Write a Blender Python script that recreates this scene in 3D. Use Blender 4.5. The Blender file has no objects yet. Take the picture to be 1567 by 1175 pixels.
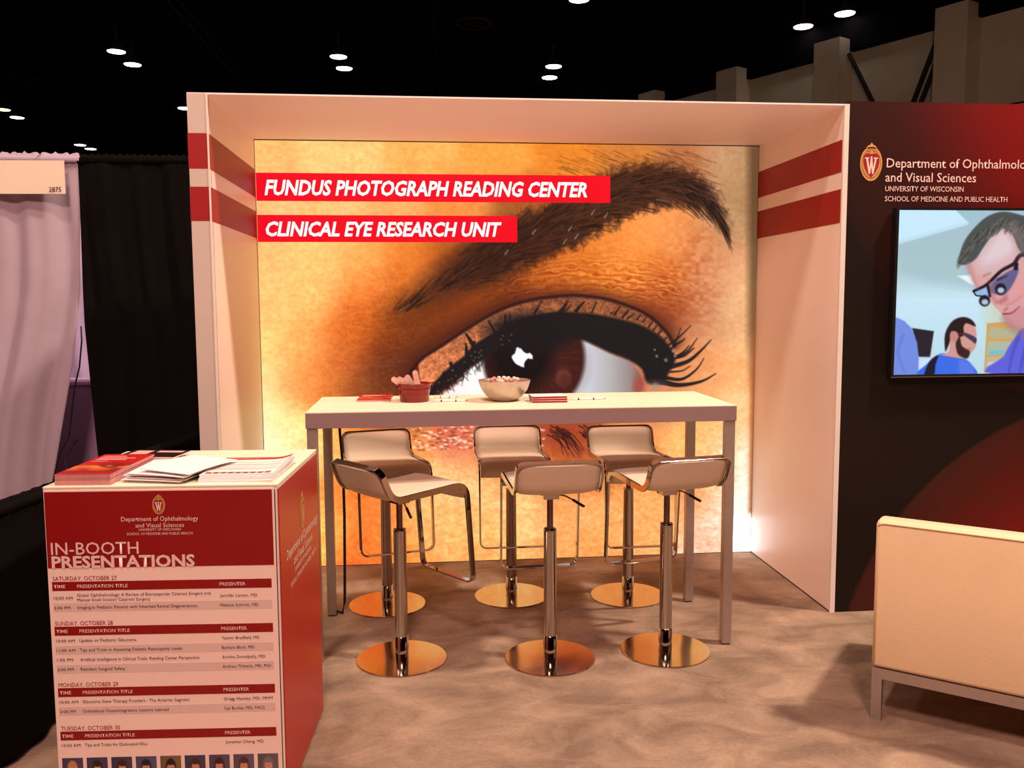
import bpy, bmesh, math, os, random
import numpy as np
from mathutils import Vector, Matrix
random.seed(7)
C = bpy.context.scene.collection
sc = bpy.context.scene
R = math.radians

# ------------------------------------------------------------------ camera
cam_d = bpy.data.cameras.new('camera'); cam = bpy.data.objects.new('camera', cam_d); C.objects.link(cam)
sc.camera = cam
cam_d.sensor_width = 36; cam_d.lens = 1335.0 / 1567 * 36; cam_d.clip_start = .05; cam_d.clip_end = 300
yaw, pitch, roll = -.09867, -.09388, -.00517
fw = Vector((-math.sin(yaw) * math.cos(pitch), math.cos(yaw) * math.cos(pitch), math.sin(pitch)))
rt = Vector((math.cos(yaw), math.sin(yaw), 0)); up = rt.cross(fw)
r2 = math.cos(roll) * rt + math.sin(roll) * up; u2 = -math.sin(roll) * rt + math.cos(roll) * up
m = Matrix((r2, u2, -fw)).transposed().to_4x4(); m.translation = (.93173, -5.06379, 1.53433)
cam.matrix_world = m

# ------------------------------------------------------------------ light and exposure
sc.view_settings.view_transform = 'Standard'; sc.view_settings.look = 'None'
sc.view_settings.gamma = 1; sc.view_settings.exposure = 0; sc.view_settings.use_curve_mapping = False
w = bpy.data.worlds.new('hall_air'); sc.world = w; w.use_nodes = True
w.node_tree.nodes['Background'].inputs[0].default_value = (.9, .6, .5, 1)
w.node_tree.nodes['Background'].inputs[1].default_value = .01

def area(name, loc, target, size, power, col):
    l = bpy.data.lights.new(name, 'AREA'); l.shape = 'DISK'; l.size = size; l.energy = power; l.color = col
    o = bpy.data.objects.new(name, l); C.objects.link(o); o.location = loc
    o.rotation_euler = (Vector(target) - Vector(loc)).to_track_quat('-Z', 'Y').to_euler()
    return o
area('hall_light_key', (6.4, -2.9, 8.6), (2.0, -1.4, 0), .55, 900, (1, .80, .64))
area('hall_fill_front', (.5, -9.5, 8.2), (1.5, -1, .8), 1.6, 760, (1, .60, .50))  # unseen fill light behind the viewer, added to lighten front-facing surfaces
area('hall_light_over', (-.6, -4.2, 8.8), (1.0, -2.2, 0), .9, 330, (1, .76, .60))
area('hall_light_left', (-5.5, -1.5, 8.5), (-1.3, .5, 1.2), 1.4, 120, (1, .66, .66))

# ------------------------------------------------------------------ helpers
def lin(c):
    c = [x / 255 for x in c]
    return tuple((x / 12.92 if x <= .04045 else ((x + .055) / 1.055) ** 2.4) for x in c)
def mat(name, rgb, rough=.6, metal=0, emit=None, es=1, noise=None, bump=None, spec=.5, coat=0):
    m = bpy.data.materials.new(name); m.use_nodes = True; n = m.node_tree.nodes; L = m.node_tree.links
    b = n['Principled BSDF']; col = (*lin(rgb), 1)
    b.inputs['Base Color'].default_value = col; b.inputs['Roughness'].default_value = rough
    b.inputs['Metallic'].default_value = metal; b.inputs['Specular IOR Level'].default_value = spec
    b.inputs['Coat Weight'].default_value = coat
    tc = n.new('ShaderNodeTexCoord')
    if noise:
        sc_, amt = noise
        t = n.new('ShaderNodeTexNoise'); t.inputs['Scale'].default_value = sc_; t.inputs['Detail'].default_value = 4
        L.new(tc.outputs['Object'], t.inputs['Vector'])
        r = n.new('ShaderNodeValToRGB'); r.color_ramp.elements[0].position = .3; r.color_ramp.elements[1].position = .7
        r.color_ramp.elements[0].color = tuple(x * (1 - amt) for x in col[:3]) + (1,)
        r.color_ramp.elements[1].color = tuple(min(1, x * (1 + amt)) for x in col[:3]) + (1,)
        L.new(t.outputs['Fac'], r.inputs[0]); L.new(r.outputs[0], b.inputs['Base Color'])
    if bump:
        sc_, st = bump
        t = n.new('ShaderNodeTexNoise'); t.inputs['Scale'].default_value = sc_; L.new(tc.outputs['Object'], t.inputs['Vector'])
        bp = n.new('ShaderNodeBump'); bp.inputs['Strength'].default_value = st; bp.inputs['Distance'].default_value = .004
        L.new(t.outputs['Fac'], bp.inputs['Height']); L.new(bp.outputs[0], b.inputs['Normal'])
    if emit:
        b.inputs['Emission Color'].default_value = (*lin(emit), 1); b.inputs['Emission Strength'].default_value = es
    return m
def print_mat(name, emission=0, rough=.6, base=1.0):
    """flat print: colours come from the mesh's own colour attribute, fine weave from a noise bump"""
    m = bpy.data.materials.new(name); m.use_nodes = True; n = m.node_tree.nodes; L = m.node_tree.links
    b = n['Principled BSDF']; b.inputs['Roughness'].default_value = rough
    a = n.new('ShaderNodeAttribute'); a.attribute_name = 'print'
    if emission:
        L.new(a.outputs['Color'], b.inputs['Emission Color']); b.inputs['Emission Strength'].default_value = emission
        b.inputs['Base Color'].default_value = (.008, .006, .006, 1)
        b.inputs['Specular IOR Level'].default_value = .05
    else:
        L.new(a.outputs['Color'], b.inputs['Base Color'])
    return m
M = {}
M['white'] = mat('white_laminate', (232, 222, 214), .42, noise=(2.5, .02))
M['white_in'] = mat('white_booth_laminate', (250, 230, 222), .38, noise=(3, .02))
M['ceil'] = mat('booth_soffit_white', (255, 240, 244), .5, noise=(1, .02))
M['top'] = mat('cream_top_laminate', (247, 234, 205), .4, noise=(5, .015))
M['red'] = mat('red_vinyl', (156, 8, 14), .5, noise=(4, .03))
M['redc'] = mat('deep_red_print', (146, 5, 8), .45, noise=(6, .03))
M['redside'] = mat('red_side_print', (176, 26, 18), .35, noise=(6, .04))
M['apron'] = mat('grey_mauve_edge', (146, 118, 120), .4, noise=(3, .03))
M['legm'] = mat('brushed_grey_metal', (176, 160, 152), .35, .55, noise=(30, .04))
M['chrome'] = mat('chrome', (190, 180, 172), .06, 1, noise=(40, .02))
M['disc'] = mat('polished_steel_disc', (205, 182, 158), .12, 1, noise=(60, .03))
M['rod'] = mat('dark_steel_rod', (120, 96, 92), .3, .8, noise=(30, .04))
M['dark'] = mat('black_plastic', (22, 18, 18), .4, noise=(20, .1))
M['seat'] = mat('cream_leather', (226, 206, 182), .42, noise=(7, .02), bump=(180, .15))
M['sofa'] = mat('cream_sofa_leather', (246, 216, 174), .4, noise=(5, .025), bump=(150, .15))
M['blackwall'] = None
M['paper'] = mat('white_paper', (245, 235, 236), .6, noise=(20, .02))
M['pinkpaper'] = mat('pink_page_edges', (230, 165, 165), .7, noise=(60, .08))
M['ink'] = mat('dark_ink', (60, 28, 30), .6, noise=(50, .05))
M['redink'] = mat('red_ink', (150, 14, 18), .6, noise=(50, .05))
M['whiteink'] = mat('white_ink', (240, 205, 198), .6, noise=(50, .03))
M['goldink'] = mat('gold_ink', (205, 150, 84), .55, noise=(50, .08))
M['golddark'] = mat('dark_gold_ink', (150, 92, 40), .55, noise=(50, .08))
M['band'] = mat('grey_row_tint', (230, 198, 190), .6, noise=(50, .02))
M['sheet'] = mat('white_poster_print', (255, 222, 212), .5, noise=(4, .015))
M['wdrape'] = mat('white_drape_cloth', (182, 162, 178), .85, noise=(6, .04), bump=(300, .3))
M['bdrape'] = mat('black_drape_cloth', (13, 9, 9), .95, noise=(6, .15), bump=(300, .3), spec=.1)
M['lav'] = mat('lavender_back_drape', (226, 196, 236), .8, noise=(4, .05))
M['lavd'] = mat('lavender_dark_cabinet', (186, 150, 190), .7, noise=(4, .05))
M['board'] = mat('cream_board', (244, 222, 200), .6, noise=(3, .02))
M['bucket'] = mat('red_enamel', (120, 16, 18), .25, .2, noise=(12, .06))
M['stick'] = mat('tan_wood', (222, 170, 150), .6, noise=(30, .08))
M['bowl'] = mat('brushed_steel_bowl', (186, 172, 160), .34, .75, noise=(60, .05), bump=(200, .2))
M['candy'] = mat('pale_candy', (232, 200, 180), .4, noise=(50, .12))
M['cand2'] = mat('pink_candy', (205, 140, 130), .4, noise=(50, .12))
M['hallblack'] = mat('black_painted_ceiling', (7, 6, 7), .95, spec=.05, noise=(.5, .2))
M['truss'] = mat('dark_truss_steel', (34, 22, 20), .8, noise=(2, .2))
M['concrete'] = mat('grey_hall_wall', (196, 186, 160), .9, noise=(.7, .12))
M['pillar'] = mat('grey_pillar', (206, 196, 170), .9, noise=(.9, .1))
M['lamp'] = mat('lamp_lens', (255, 250, 250), .5, emit=(255, 240, 242), es=9)
M['warmlamp'] = mat('warm_lamp_lens', (255, 220, 160), .5, emit=(255, 214, 150), es=5)
M['greyalu'] = mat('aluminium', (150, 140, 136), .4, .7, noise=(20, .05))

# carpet
def carpet():
    m = bpy.data.materials.new('beige_carpet'); m.use_nodes = True; n = m.node_tree.nodes; L = m.node_tree.links
    b = n['Principled BSDF']; b.inputs['Roughness'].default_value = .95; b.inputs['Specular IOR Level'].default_value = .1
    tc = n.new('ShaderNodeTexCoord')
    mp = n.new('ShaderNodeMapping'); mp.inputs['Scale'].default_value = (1, 1.5, 1); mp.inputs['Rotation'].default_value = (0, 0, .5)
    L.new(tc.outputs['Object'], mp.inputs[0])
    def noise(s, d, r=.55, dist=0):
        t = n.new('ShaderNodeTexNoise'); t.inputs['Scale'].default_value = s; t.inputs['Detail'].default_value = d
        t.inputs['Roughness'].default_value = r; t.inputs['Distortion'].default_value = dist
        L.new(mp.outputs[0], t.inputs['Vector']); return t
    a = noise(3.4, 6, .62, .6); f = noise(420, 2); g = noise(60, 3)
    r = n.new('ShaderNodeValToRGB'); e = r.color_ramp.elements
    e[0].position = .36; e[0].color = (*lin((132, 109, 94)), 1); e[1].position = .66; e[1].color = (*lin((174, 148, 126)), 1)
    L.new(a.outputs['Fac'], r.inputs[0])
    r2_ = n.new('ShaderNodeMapRange'); r2_.inputs['From Min'].default_value = .3; r2_.inputs['From Max'].default_value = .7
    r2_.inputs['To Min'].default_value = .72; r2_.inputs['To Max'].default_value = 1.2
    L.new(f.outputs['Fac'], r2_.inputs['Value'])
    r3 = n.new('ShaderNodeMapRange'); r3.inputs['From Min'].default_value = .3; r3.inputs['From Max'].default_value = .7
    r3.inputs['To Min'].default_value = .9; r3.inputs['To Max'].default_value = 1.08
    L.new(g.outputs['Fac'], r3.inputs['Value'])
    mu = n.new('ShaderNodeMath'); mu.operation = 'MULTIPLY'; L.new(r2_.outputs[0], mu.inputs[0]); L.new(r3.outputs[0], mu.inputs[1])
    mx = n.new('ShaderNodeVectorMath'); mx.operation = 'SCALE'; L.new(r.outputs[0], mx.inputs[0]); L.new(mu.outputs[0], mx.inputs['Scale'])
    L.new(mx.outputs[0], b.inputs['Base Color'])
    bp = n.new('ShaderNodeBump'); bp.inputs['Strength'].default_value = .5; bp.inputs['Distance'].default_value = .006
    L.new(f.outputs['Fac'], bp.inputs['Height']); L.new(bp.outputs[0], b.inputs['Normal'])
    return m
M['carpet'] = carpet()

# ---- mesh builders
def obj(name, bm, m, parent=None, smooth=False, loc=None, bevel=0):
    me = bpy.data.meshes.new(name)
    if isinstance(bm, bmesh.types.BMesh):
        bmesh.ops.recalc_face_normals(bm, faces=bm.faces)
        bm.to_mesh(me); bm.free()
    else: me = bm; me.name = name
    me.materials.clear(); me.materials.append(m)
    if smooth:
        for p in me.polygons: p.use_smooth = True
    o = bpy.data.objects.new(name, me); C.objects.link(o)
    if parent: o.parent = parent
    if loc: o.location = loc
    if bevel:
        b = o.modifiers.new('bevel', 'BEVEL'); b.width = bevel; b.segments = 2; b.limit_method = 'ANGLE'
    return o
def tag(o, label, cat, group=None, kind=None):
    if label: o['label'] = label
    if cat: o['category'] = cat
    if group: o['group'] = group
    if kind: o['kind'] = kind
    return o
def thing(name, label, cat, loc=(0, 0, 0), rz=0, group=None):
    o = bpy.data.objects.new(name, None); C.objects.link(o); o.location = loc; o.rotation_euler = (0, 0, rz)
    o.empty_display_size = .1
    return tag(o, label, cat, group)
def box(bm, x0, x1, y0, y1, z0, z1):
    v = [bm.verts.new((x, y, z)) for z in (z0, z1) for x, y in ((x0, y0), (x1, y0), (x1, y1), (x0, y1))]
    for f in ((0, 3, 2, 1), (4, 5, 6, 7), (0, 1, 5, 4), (1, 2, 6, 5), (2, 3, 7, 6), (3, 0, 4, 7)):
        bm.faces.new([v[i] for i in f])
    return bm
def B(*a): return box(bmesh.new(), *a)
def struct(name, bm, m, label, cat='wall', **k):
    o = obj(name, bm, m, **k); return tag(o, label, cat, kind='structure')
def lathe(prof, n=40, close=False):
    bm = bmesh.new(); rings = []
    for r, z in prof:
        if r < 1e-6: rings.append([bm.verts.new((0, 0, z))])
        else: rings.append([bm.verts.new((r * math.cos(2 * math.pi * i / n), r * math.sin(2 * math.pi * i / n), z)) for i in range(n)])
    for a, b in zip(rings, rings[1:]):
        for i in range(n):
            j = (i + 1) % n
            if len(a) == 1 and len(b) == 1: continue
            if len(a) == 1: bm.faces.new((a[0], b[j], b[i]))
            elif len(b) == 1: bm.faces.new((a[i], a[j], b[0]))
            else: bm.faces.new((a[i], a[j], b[j], b[i]))
    return bm
def tube(pts, r, n=8, closed=False):
    bm = bmesh.new(); pts = [Vector(p) for p in pts]; rings = []
    for i, p in enumerate(pts):
        t = (pts[min(i + 1, len(pts) - 1)] - pts[max(i - 1, 0)]).normalized()
        a = t.cross(Vector((0, 0, 1)) if abs(t.z) < .9 else Vector((1, 0, 0))).normalized(); b = t.cross(a)
        rings.append([bm.verts.new(p + r * (math.cos(2 * math.pi * k / n) * a + math.sin(2 * math.pi * k / n) * b)) for k in range(n)])
    for a, b in zip(rings, rings[1:]):
        for k in range(n): bm.faces.new((a[k], a[(k + 1) % n], b[(k + 1) % n], b[k]))
    bm.faces.new(rings[0]); bm.faces.new(rings[-1])
    return bm
def poly_prism(pts, y0, y1):
    """outline in x,z, extruded along y"""
    bm = bmesh.new(); a = [bm.verts.new((x, y0, z)) for x, z in pts]; b = [bm.verts.new((x, y1, z)) for x, z in pts]
    bm.faces.new(a); bm.faces.new(b[::-1])
    for i in range(len(pts)): j = (i + 1) % len(pts); bm.faces.new((a[i], b[i], b[j], a[j]))
    return bm
def ellipse(cx, cz, rx, rz, n=28, y0=-.0008, y1=0):
    return poly_prism([(cx + rx * math.cos(2 * math.pi * i / n), cz + rz * math.sin(2 * math.pi * i / n)) for i in range(n)], y0, y1)

# ---- lettering
def text_mesh(s, bold=0, shear=0):
    c = bpy.data.curves.new('lettering', 'FONT'); c.body = s
    c.offset = bold; c.shear = shear; c.resolution_u = 2
    o = bpy.data.objects.new('lettering', c); C.objects.link(o)
    dg = bpy.context.evaluated_depsgraph_get(); dg.update()
    me = bpy.data.meshes.new_from_object(o.evaluated_get(dg))
    bpy.data.objects.remove(o); bpy.data.curves.remove(c)
    co = np.empty(len(me.vertices) * 3); me.vertices.foreach_get('co', co); return me, co.reshape(-1, 3)
CAP = text_mesh('H')[1][:, 1].max()
def lettering(s, x0, z0, width, cap, m, parent, y=-.0006, bold=0, shear=0, axis='x', label=None):
    """flat print in the parent's x-z plane (or y-z plane, for axis 'y'); starts at x0 on baseline z0"""
    me, co = text_mesh(s, bold, shear)
    a, b = co[:, 0].min(), co[:, 0].max()
    u = x0 + (co[:, 0] - a) / (b - a) * width; z = z0 + co[:, 1] / CAP * cap
    out = np.stack([u, np.full_like(u, y), z], 1) if axis == 'x' else np.stack([np.full_like(u, y), u, z], 1)
    me.vertices.foreach_set('co', out.ravel()); me.update()
    o = obj('lettering', me, m, parent)
    if label: o['label'] = label
    return o

# ---- raster prints (a grid mesh whose colour attribute is painted here)
def vnoise(h, w_, sx, sy, seed):
    g = np.random.RandomState(seed).rand(int(h / sy) + 3, int(w_ / sx) + 3)
    Y, X = np.mgrid[0:h, 0:w_]; y = Y / sy; x = X / sx; yi = y.astype(int); xi = x.astype(int)
    fy = y - yi; fx = x - xi; fy = fy * fy * (3 - 2 * fy); fx = fx * fx * (3 - 2 * fx)
    return (g[yi, xi] * (1 - fy) * (1 - fx) + g[yi, xi + 1] * (1 - fy) * fx + g[yi + 1, xi] * fy * (1 - fx) + g[yi + 1, xi + 1] * fy * fx) - .5
def smooth(L, sub=5):
    P = np.array(L, float); n = len(P); out = []
    for i in range(n):
        a, b, c, d = P[i - 1], P[i], P[(i + 1) % n], P[(i + 2) % n]
        for t in np.linspace(0, 1, sub, endpoint=False):
            out.append(tuple(.5 * (2 * b + (c - a) * t + (2 * a - 5 * b + 4 * c - d) * t * t + (3 * b - a - 3 * c + d) * t ** 3)))
    return out
class Art:
    """float rgb picture (0-255) sampled at arbitrary artwork coordinates X, Y per grid point"""
    def __init__(s, X, Y): s.X, s.Y = X, Y; s.c = np.zeros(X.shape + (3,))
    def blend(s, a, col):
        a = np.clip(a, 0, 1)[..., None]; s.c = s.c * (1 - a) + np.array(col, float) * a
    def poly(s, pts, col, soft=1.5, alpha=1):
        s.blend(s.pmask(pts, soft) * alpha, col)
    def pmask(s, pts, soft=1.5):
        X, Y = s.X, s.Y; ins = np.zeros(X.shape, bool); d = np.full(X.shape, 1e9)
        n = len(pts)
        for i in range(n):
            x0, y0 = pts[i]; x1, y1 = pts[(i + 1) % n]
            c = ((y0 > Y) != (y1 > Y))
            if y1 != y0: ins ^= c & (X < (x1 - x0) * (Y - y0) / (y1 - y0) + x0)
            dx, dy = x1 - x0, y1 - y0; t = np.clip(((X - x0) * dx + (Y - y0) * dy) / (dx * dx + dy * dy + 1e-9), 0, 1)
            d = np.minimum(d, np.hypot(X - x0 - t * dx, Y - y0 - t * dy))
        sd = np.where(ins, d, -d); return np.clip(.5 + sd / (2 * soft), 0, 1)
    def ell(s, cx, cy, rx, ry, col, soft=.1, alpha=1):
        q = np.hypot((s.X - cx) / rx, (s.Y - cy) / ry); s.blend(np.clip(.5 + (1 - q) / (2 * soft), 0, 1) * alpha, col)
    def stroke(s, pts, w0, w1, col, alpha=1, soft=.8, sub=6):
        """tapering stroke through pts, only touching the grid near it"""
        P = np.array(pts, float)
        if len(P) > 2:   # Catmull-Rom
            Q = np.vstack([2 * P[0] - P[1], P, 2 * P[-1] - P[-2]]); out = []
            for i in range(1, len(Q) - 2):
                for t in np.linspace(0, 1, sub, endpoint=False):
                    out.append(.5 * (2 * Q[i] + (Q[i + 1] - Q[i - 1]) * t + (2 * Q[i - 1] - 5 * Q[i] + 4 * Q[i + 1] - Q[i + 2]) * t * t + (3 * Q[i] - Q[i - 1] - 3 * Q[i + 1] + Q[i + 2]) * t ** 3))
            P = np.array(out + [P[-1]])
        pad = max(w0, w1) + 3
        xr = s.X[0]; yr = s.Y[:, 0]
        # grid is close to axis aligned: restrict by a generous window
        ix = np.where((s.X.max(0) > P[:, 0].min() - pad) & (s.X.min(0) < P[:, 0].max() + pad))[0]
        iy = np.where((s.Y.max(1) > P[:, 1].min() - pad) & (s.Y.min(1) < P[:, 1].max() + pad))[0]
        if not len(ix) or not len(iy): return
        sl = (slice(iy[0], iy[-1] + 1), slice(ix[0], ix[-1] + 1)); X, Y = s.X[sl], s.Y[sl]
        best = np.full(X.shape, -9.)
        n = len(P) - 1
        for i in range(n):
            x0, y0 = P[i]; dx, dy = P[i + 1] - P[i]
            t = np.clip(((X - x0) * dx + (Y - y0) * dy) / (dx * dx + dy * dy + 1e-9), 0, 1)
            d = np.hypot(X - x0 - t * dx, Y - y0 - t * dy); wd = (w0 + (w1 - w0) * (i + t) / n) / 2
            best = np.maximum(best, wd - d)
        a = np.clip(.5 + best / (2 * soft), 0, 1) * alpha
        s.c[sl] = s.c[sl] * (1 - a[..., None]) + np.array(col, float) * a[..., None]
def raster(name, x0, x1, z0, z1, nx, nz, painter, m, parent=None, y=0.0, H=None, gain=None):
    gx = np.linspace(x0, x1, nx); gz = np.linspace(z1, z0, nz); XX, ZZ = np.meshgrid(gx, gz)
    if H is not None:
        h = H; d = h[6] * XX + h[7] * ZZ + 1; PX = (h[0] * XX + h[1] * ZZ + h[2]) / d; PY = (h[3] * XX + h[4] * ZZ + h[5]) / d
    else: PX = (XX - x0) / (x1 - x0); PY = (z1 - ZZ) / (z1 - z0)
    art = Art(PX, PY); painter(art)
    col = np.clip(art.c, 0, 255) / 255; colr = np.where(col <= .04045, col / 12.92, ((col + .055) / 1.055) ** 2.4)
    if gain: colr = colr * (1 + gain * np.clip((col.min(-1, keepdims=True) - .95) / .05, 0, 1))
    me = bpy.data.meshes.new(name)
    nv = nx * nz; co = np.stack([XX.ravel(), np.full(nv, y), ZZ.ravel()], 1)
    i = np.arange(nv).reshape(nz, nx); q = np.stack([i[:-1, :-1], i[1:, :-1], i[1:, 1:], i[:-1, 1:]], -1).reshape(-1, 4)
    me.vertices.add(nv); me.vertices.foreach_set('co', co.ravel())
    me.loops.add(q.size); me.loops.foreach_set('vertex_index', q.ravel().astype(np.int32))
    me.polygons.add(len(q)); me.polygons.foreach_set('loop_start', (np.arange(len(q)) * 4).astype(np.int32))
    me.polygons.foreach_set('loop_total', np.full(len(q), 4, np.int32))
    me.update(calc_edges=True)
    at = me.color_attributes.new('print', 'FLOAT_COLOR', 'POINT')
    at.data.foreach_set('color', np.concatenate([colr.reshape(-1, 3), np.ones((nv, 1))], 1).ravel().astype(np.float32))
    return obj(name, me, m, parent)

# ================================================================== HALL SHELL
struct('floor', B(-45, 45, -22, 60, -.1, 0), M['carpet'], 'beige cut-pile carpet across the whole stand', 'floor')
struct('ceiling_hall', B(-45, 45, -22, 72, 10.8, 11), M['hallblack'], 'black painted ceiling high above the exhibition hall', 'ceiling')
struct('wall_hall_left', B(-45.2, -45, -22, 72, 0, 10.8), M['hallblack'], 'unlit far left side of the hall')
struct('wall_hall_back', B(-45, 45, 72, 72.2, 0, 10.8), M['hallblack'], 'unlit far end of the hall')
struct('wall_hall_front', B(-45, 45, -22.2, -22, 0, 10.8), M['hallblack'], 'unlit end of the hall behind the viewer')
e = Vector((.4822, -.876, 0)); nrm = Vector((-.876, -.4822, 0)); P0 = Vector((9.71, 28.71, 0))
ang = math.atan2(e.y, e.x)
hw = struct('wall_hall_right', B(-18, 24, 0, .4, 0, 9), M['concrete'], 'grey panelled hall wall rising behind the right side of the booth')
hw.location = P0; hw.rotation_euler = (0, 0, ang)
# in this frame +x runs towards the viewer along the wall, -y faces the hall
obj('bulkhead', B(-18, 24, -.2, .4, 9, 10.8), M['hallblack'], hw)
for z in (2.2, 4.4, 6.6):
    obj('panel_joint', B(-18, 24, -.012, .0, z - .02, z + .02), M['truss'], hw)
for s in (-3.5, .5, 4.4, 8.35, 12.2, 16.2):
    obj('pillar', B(s - .45, s + .45, -.7, 0, 0, 9.35), M['pillar'], hw)
def bar(bm, a, b, t):
    a = Vector(a); b = Vector(b); d = (b - a).normalized(); u = d.cross(Vector((0, 1, 0))).normalized() * t; v = Vector((0, t, 0))
    A = [bm.verts.new(a + p) for p in (u + v, u - v, -u - v, -u + v)]; Bv = [bm.verts.new(b + p) for p in (u + v, u - v, -u - v, -u + v)]
    bm.faces.new(A); bm.faces.new(Bv[::-1])
    for i in range(4): j = (i + 1) % 4; bm.faces.new((A[i], Bv[i], Bv[j], A[j]))
    return bm
for a, b in (((8.85, -.3, 8.9), (10.3, -.3, 6.2)), ((11.7, -.3, 8.9), (10.45, -.3, 5.8)), ((11.95, -.3, 8.9), (10.7, -.3, 5.8))):
    obj('cross_brace', bar(bmesh.new(), a, b, .05), M['truss'], hw)

# ceiling trusses and ducts, faint against the black
for a, b, lab in (((-6.4, 20, 10.3), (-6.2, 44, 10.3), 'dark roof beam running away above the left side of the booth'),
             ((-14.6, 28, 10.3), (-15.2, 55, 10.3), 'dark roof beam far above the black drape'),
             ((1.2, 20, 10.3), (2.0, 44, 10.3), 'dark roof beam running away above the middle of the booth')):
    t = thing('roof_beam', lab, 'beam', a, 0, 'roof beams')
    d = Vector(b) - Vector(a)
    obj('chord', bar(bmesh.new(), (0, 0, 0), d, .07), M['truss'], t)
    obj('chord', bar(bmesh.new(), (0, 0, .42), d + Vector((0, 0, .42)), .07), M['truss'], t)
    n = 14
    wb = bmesh.new()
    for i in range(n):
        p = d * (i / n); q = d * ((i + 1) / n)
        z0, z1 = (0, .42) if i % 2 else (.42, 0)
        bar(wb, p + Vector((0, 0, z0)), q + Vector((0, 0, z1)), .03)
    obj('web', wb, M['truss'], t)
for x, y, lab in ((2.56, 22.85, 'round ceiling air diffuser high above the middle of the booth'), (-12.3, 39.5, 'round ceiling air diffuser far above the black drape')):
    d = thing('air_diffuser', lab, 'diffuser', (x, y, 10.1), 0, 'round air diffusers')
    obj('outer_ring', lathe([(.46, 0), (.55, -.04), (.6, .0), (.55, .06), (.46, .05), (.46, 0)], 32), M['truss'], d, True)
    obj('inner_cone', lathe([(.12, .02), (.26, -.02), (.3, .02), (.12, .1), (.12, .02)], 32), M['truss'], d, True)
    obj('duct', lathe([(.3, .05), (.3, .69)], 24), M['hallblack'], d, True)

# high-bay lamps
lampspots = [(-9.3, 26.44, 'nearer of the two hall lamps above the black drape', 0), (-9.29, 28.07, 'farther of the two hall lamps above the black drape', 0),
             (-1.92, 26.48, 'upper of the two hall lamps above the left half of the booth', 0), (-1.86, 28.0, 'lower of the two hall lamps above the left half of the booth', 0),
             (5.69, 27.14, 'upper of the two hall lamps above the middle of the booth', 0), (5.77, 28.7, 'lower of the two hall lamps above the middle of the booth', 0),
             (5.38, 20.1, 'single hall lamp at the very top of the view', 0), (12.76, 21.94, 'left hall lamp of the pair above the right wall of the booth', 0),
             (13.47, 20.65, 'right hall lamp of the pair above the right wall of the booth', 0), (-17.3, 44.65, 'left of the two distant hall lamps just above the black drape', 0),
             (-17.2, 45.85, 'right of the two distant hall lamps just above the black drape', 0), (-17.28, 36.0, 'orange-tinted distant lamp at the left edge above the white drape', 1),
             (-17.43, 37.66, 'white distant lamp at the left edge above the white drape', 0), (-9.36, 35.15, 'hall lamp half hidden behind the top left corner of the booth', 0)]
for i, (x, y, lab, warm) in enumerate(lampspots):
    t = thing('high_bay_lamp', lab, 'lamp', (x, y, 10), 0, 'high-bay hall lamps')
    obj('reflector', lathe([(.30, 0), (.27, .12), (.14, .28), (.07, .32), (.07, .8)], 24), M['truss'], t, True)
    obj('lens', lathe([(0, -.02), (.28, -.01), (.29, .02), (0, .03)], 24), M['warmlamp' if warm else 'lamp'], t, True)

# ================================================================== BOOTH
ORD = ['lowest', 'second from the bottom', 'third from the bottom', 'fourth from the bottom', 'fifth from the bottom', 'sixth from the bottom', 'seventh from the bottom']
D = -1.057; H = 2.44; W = 2.9
wl = struct('wall_left', B(-.085, 0, D, .12, 0, 2.447), M['white_in'], 'thick white side wall of the booth with two red bands, left', bevel=.002)
for z0, z1 in ((2.122, 2.274), (1.896, 2.044)):
    obj('red_stripe', B(-.0865, -.001, D - .0015, D, z0, z1), M['red'], wl)
    obj('red_stripe', B(-.001, .0015, D - .0015, -.001, z0, z1), M['red'], wl)
M['dim_end'] = mat('dimmed_white_laminate', (206, 188, 178), .45, noise=(3, .02))  # wall laminate toned down: dimmer light on the wall end put into colour
obj('dimmed_end_face', B(-.0845, -.0045, D - .0008, D, .003, 2.444), M['dim_end'], wl)
obj('corner_trim', B(-.004, .003, D - .003, D + .003, 0, 2.44), M['white'], wl)
obj('seam', B(-.0005, .0008, D + .03, D + .033, 0, 2.44), M['apron'], wl)
wr = struct('wall_right', B(W, W + .02, D, .12, 0, 2.447), M['white_in'], 'thin white side wall of the booth with two red bands, right', bevel=.002)
for z0, z1 in ((2.137, 2.287), (1.9, 2.058)):
    obj('red_stripe', B(W - .0015, W + .001, D + .012, -.001, z0, z1), M['red'], wr)
obj('edge_trim', B(W - .002, W + .022, D - .002, D + .012, 0, 2.447), M['white'], wr)
obj('foot_gap', B(W - .003, W - .0005, D + .01, -.002, 0, .006), M['dark'], wr)
struct('wall_back', B(0, W, .03, .12, 0, 2.447), M['white'], 'white panel behind the backlit mural')
struct('ceiling', B(0, W, D, .03, H, 2.447), M['ceil'], 'white soffit panel closing the top of the booth', 'ceiling')

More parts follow.
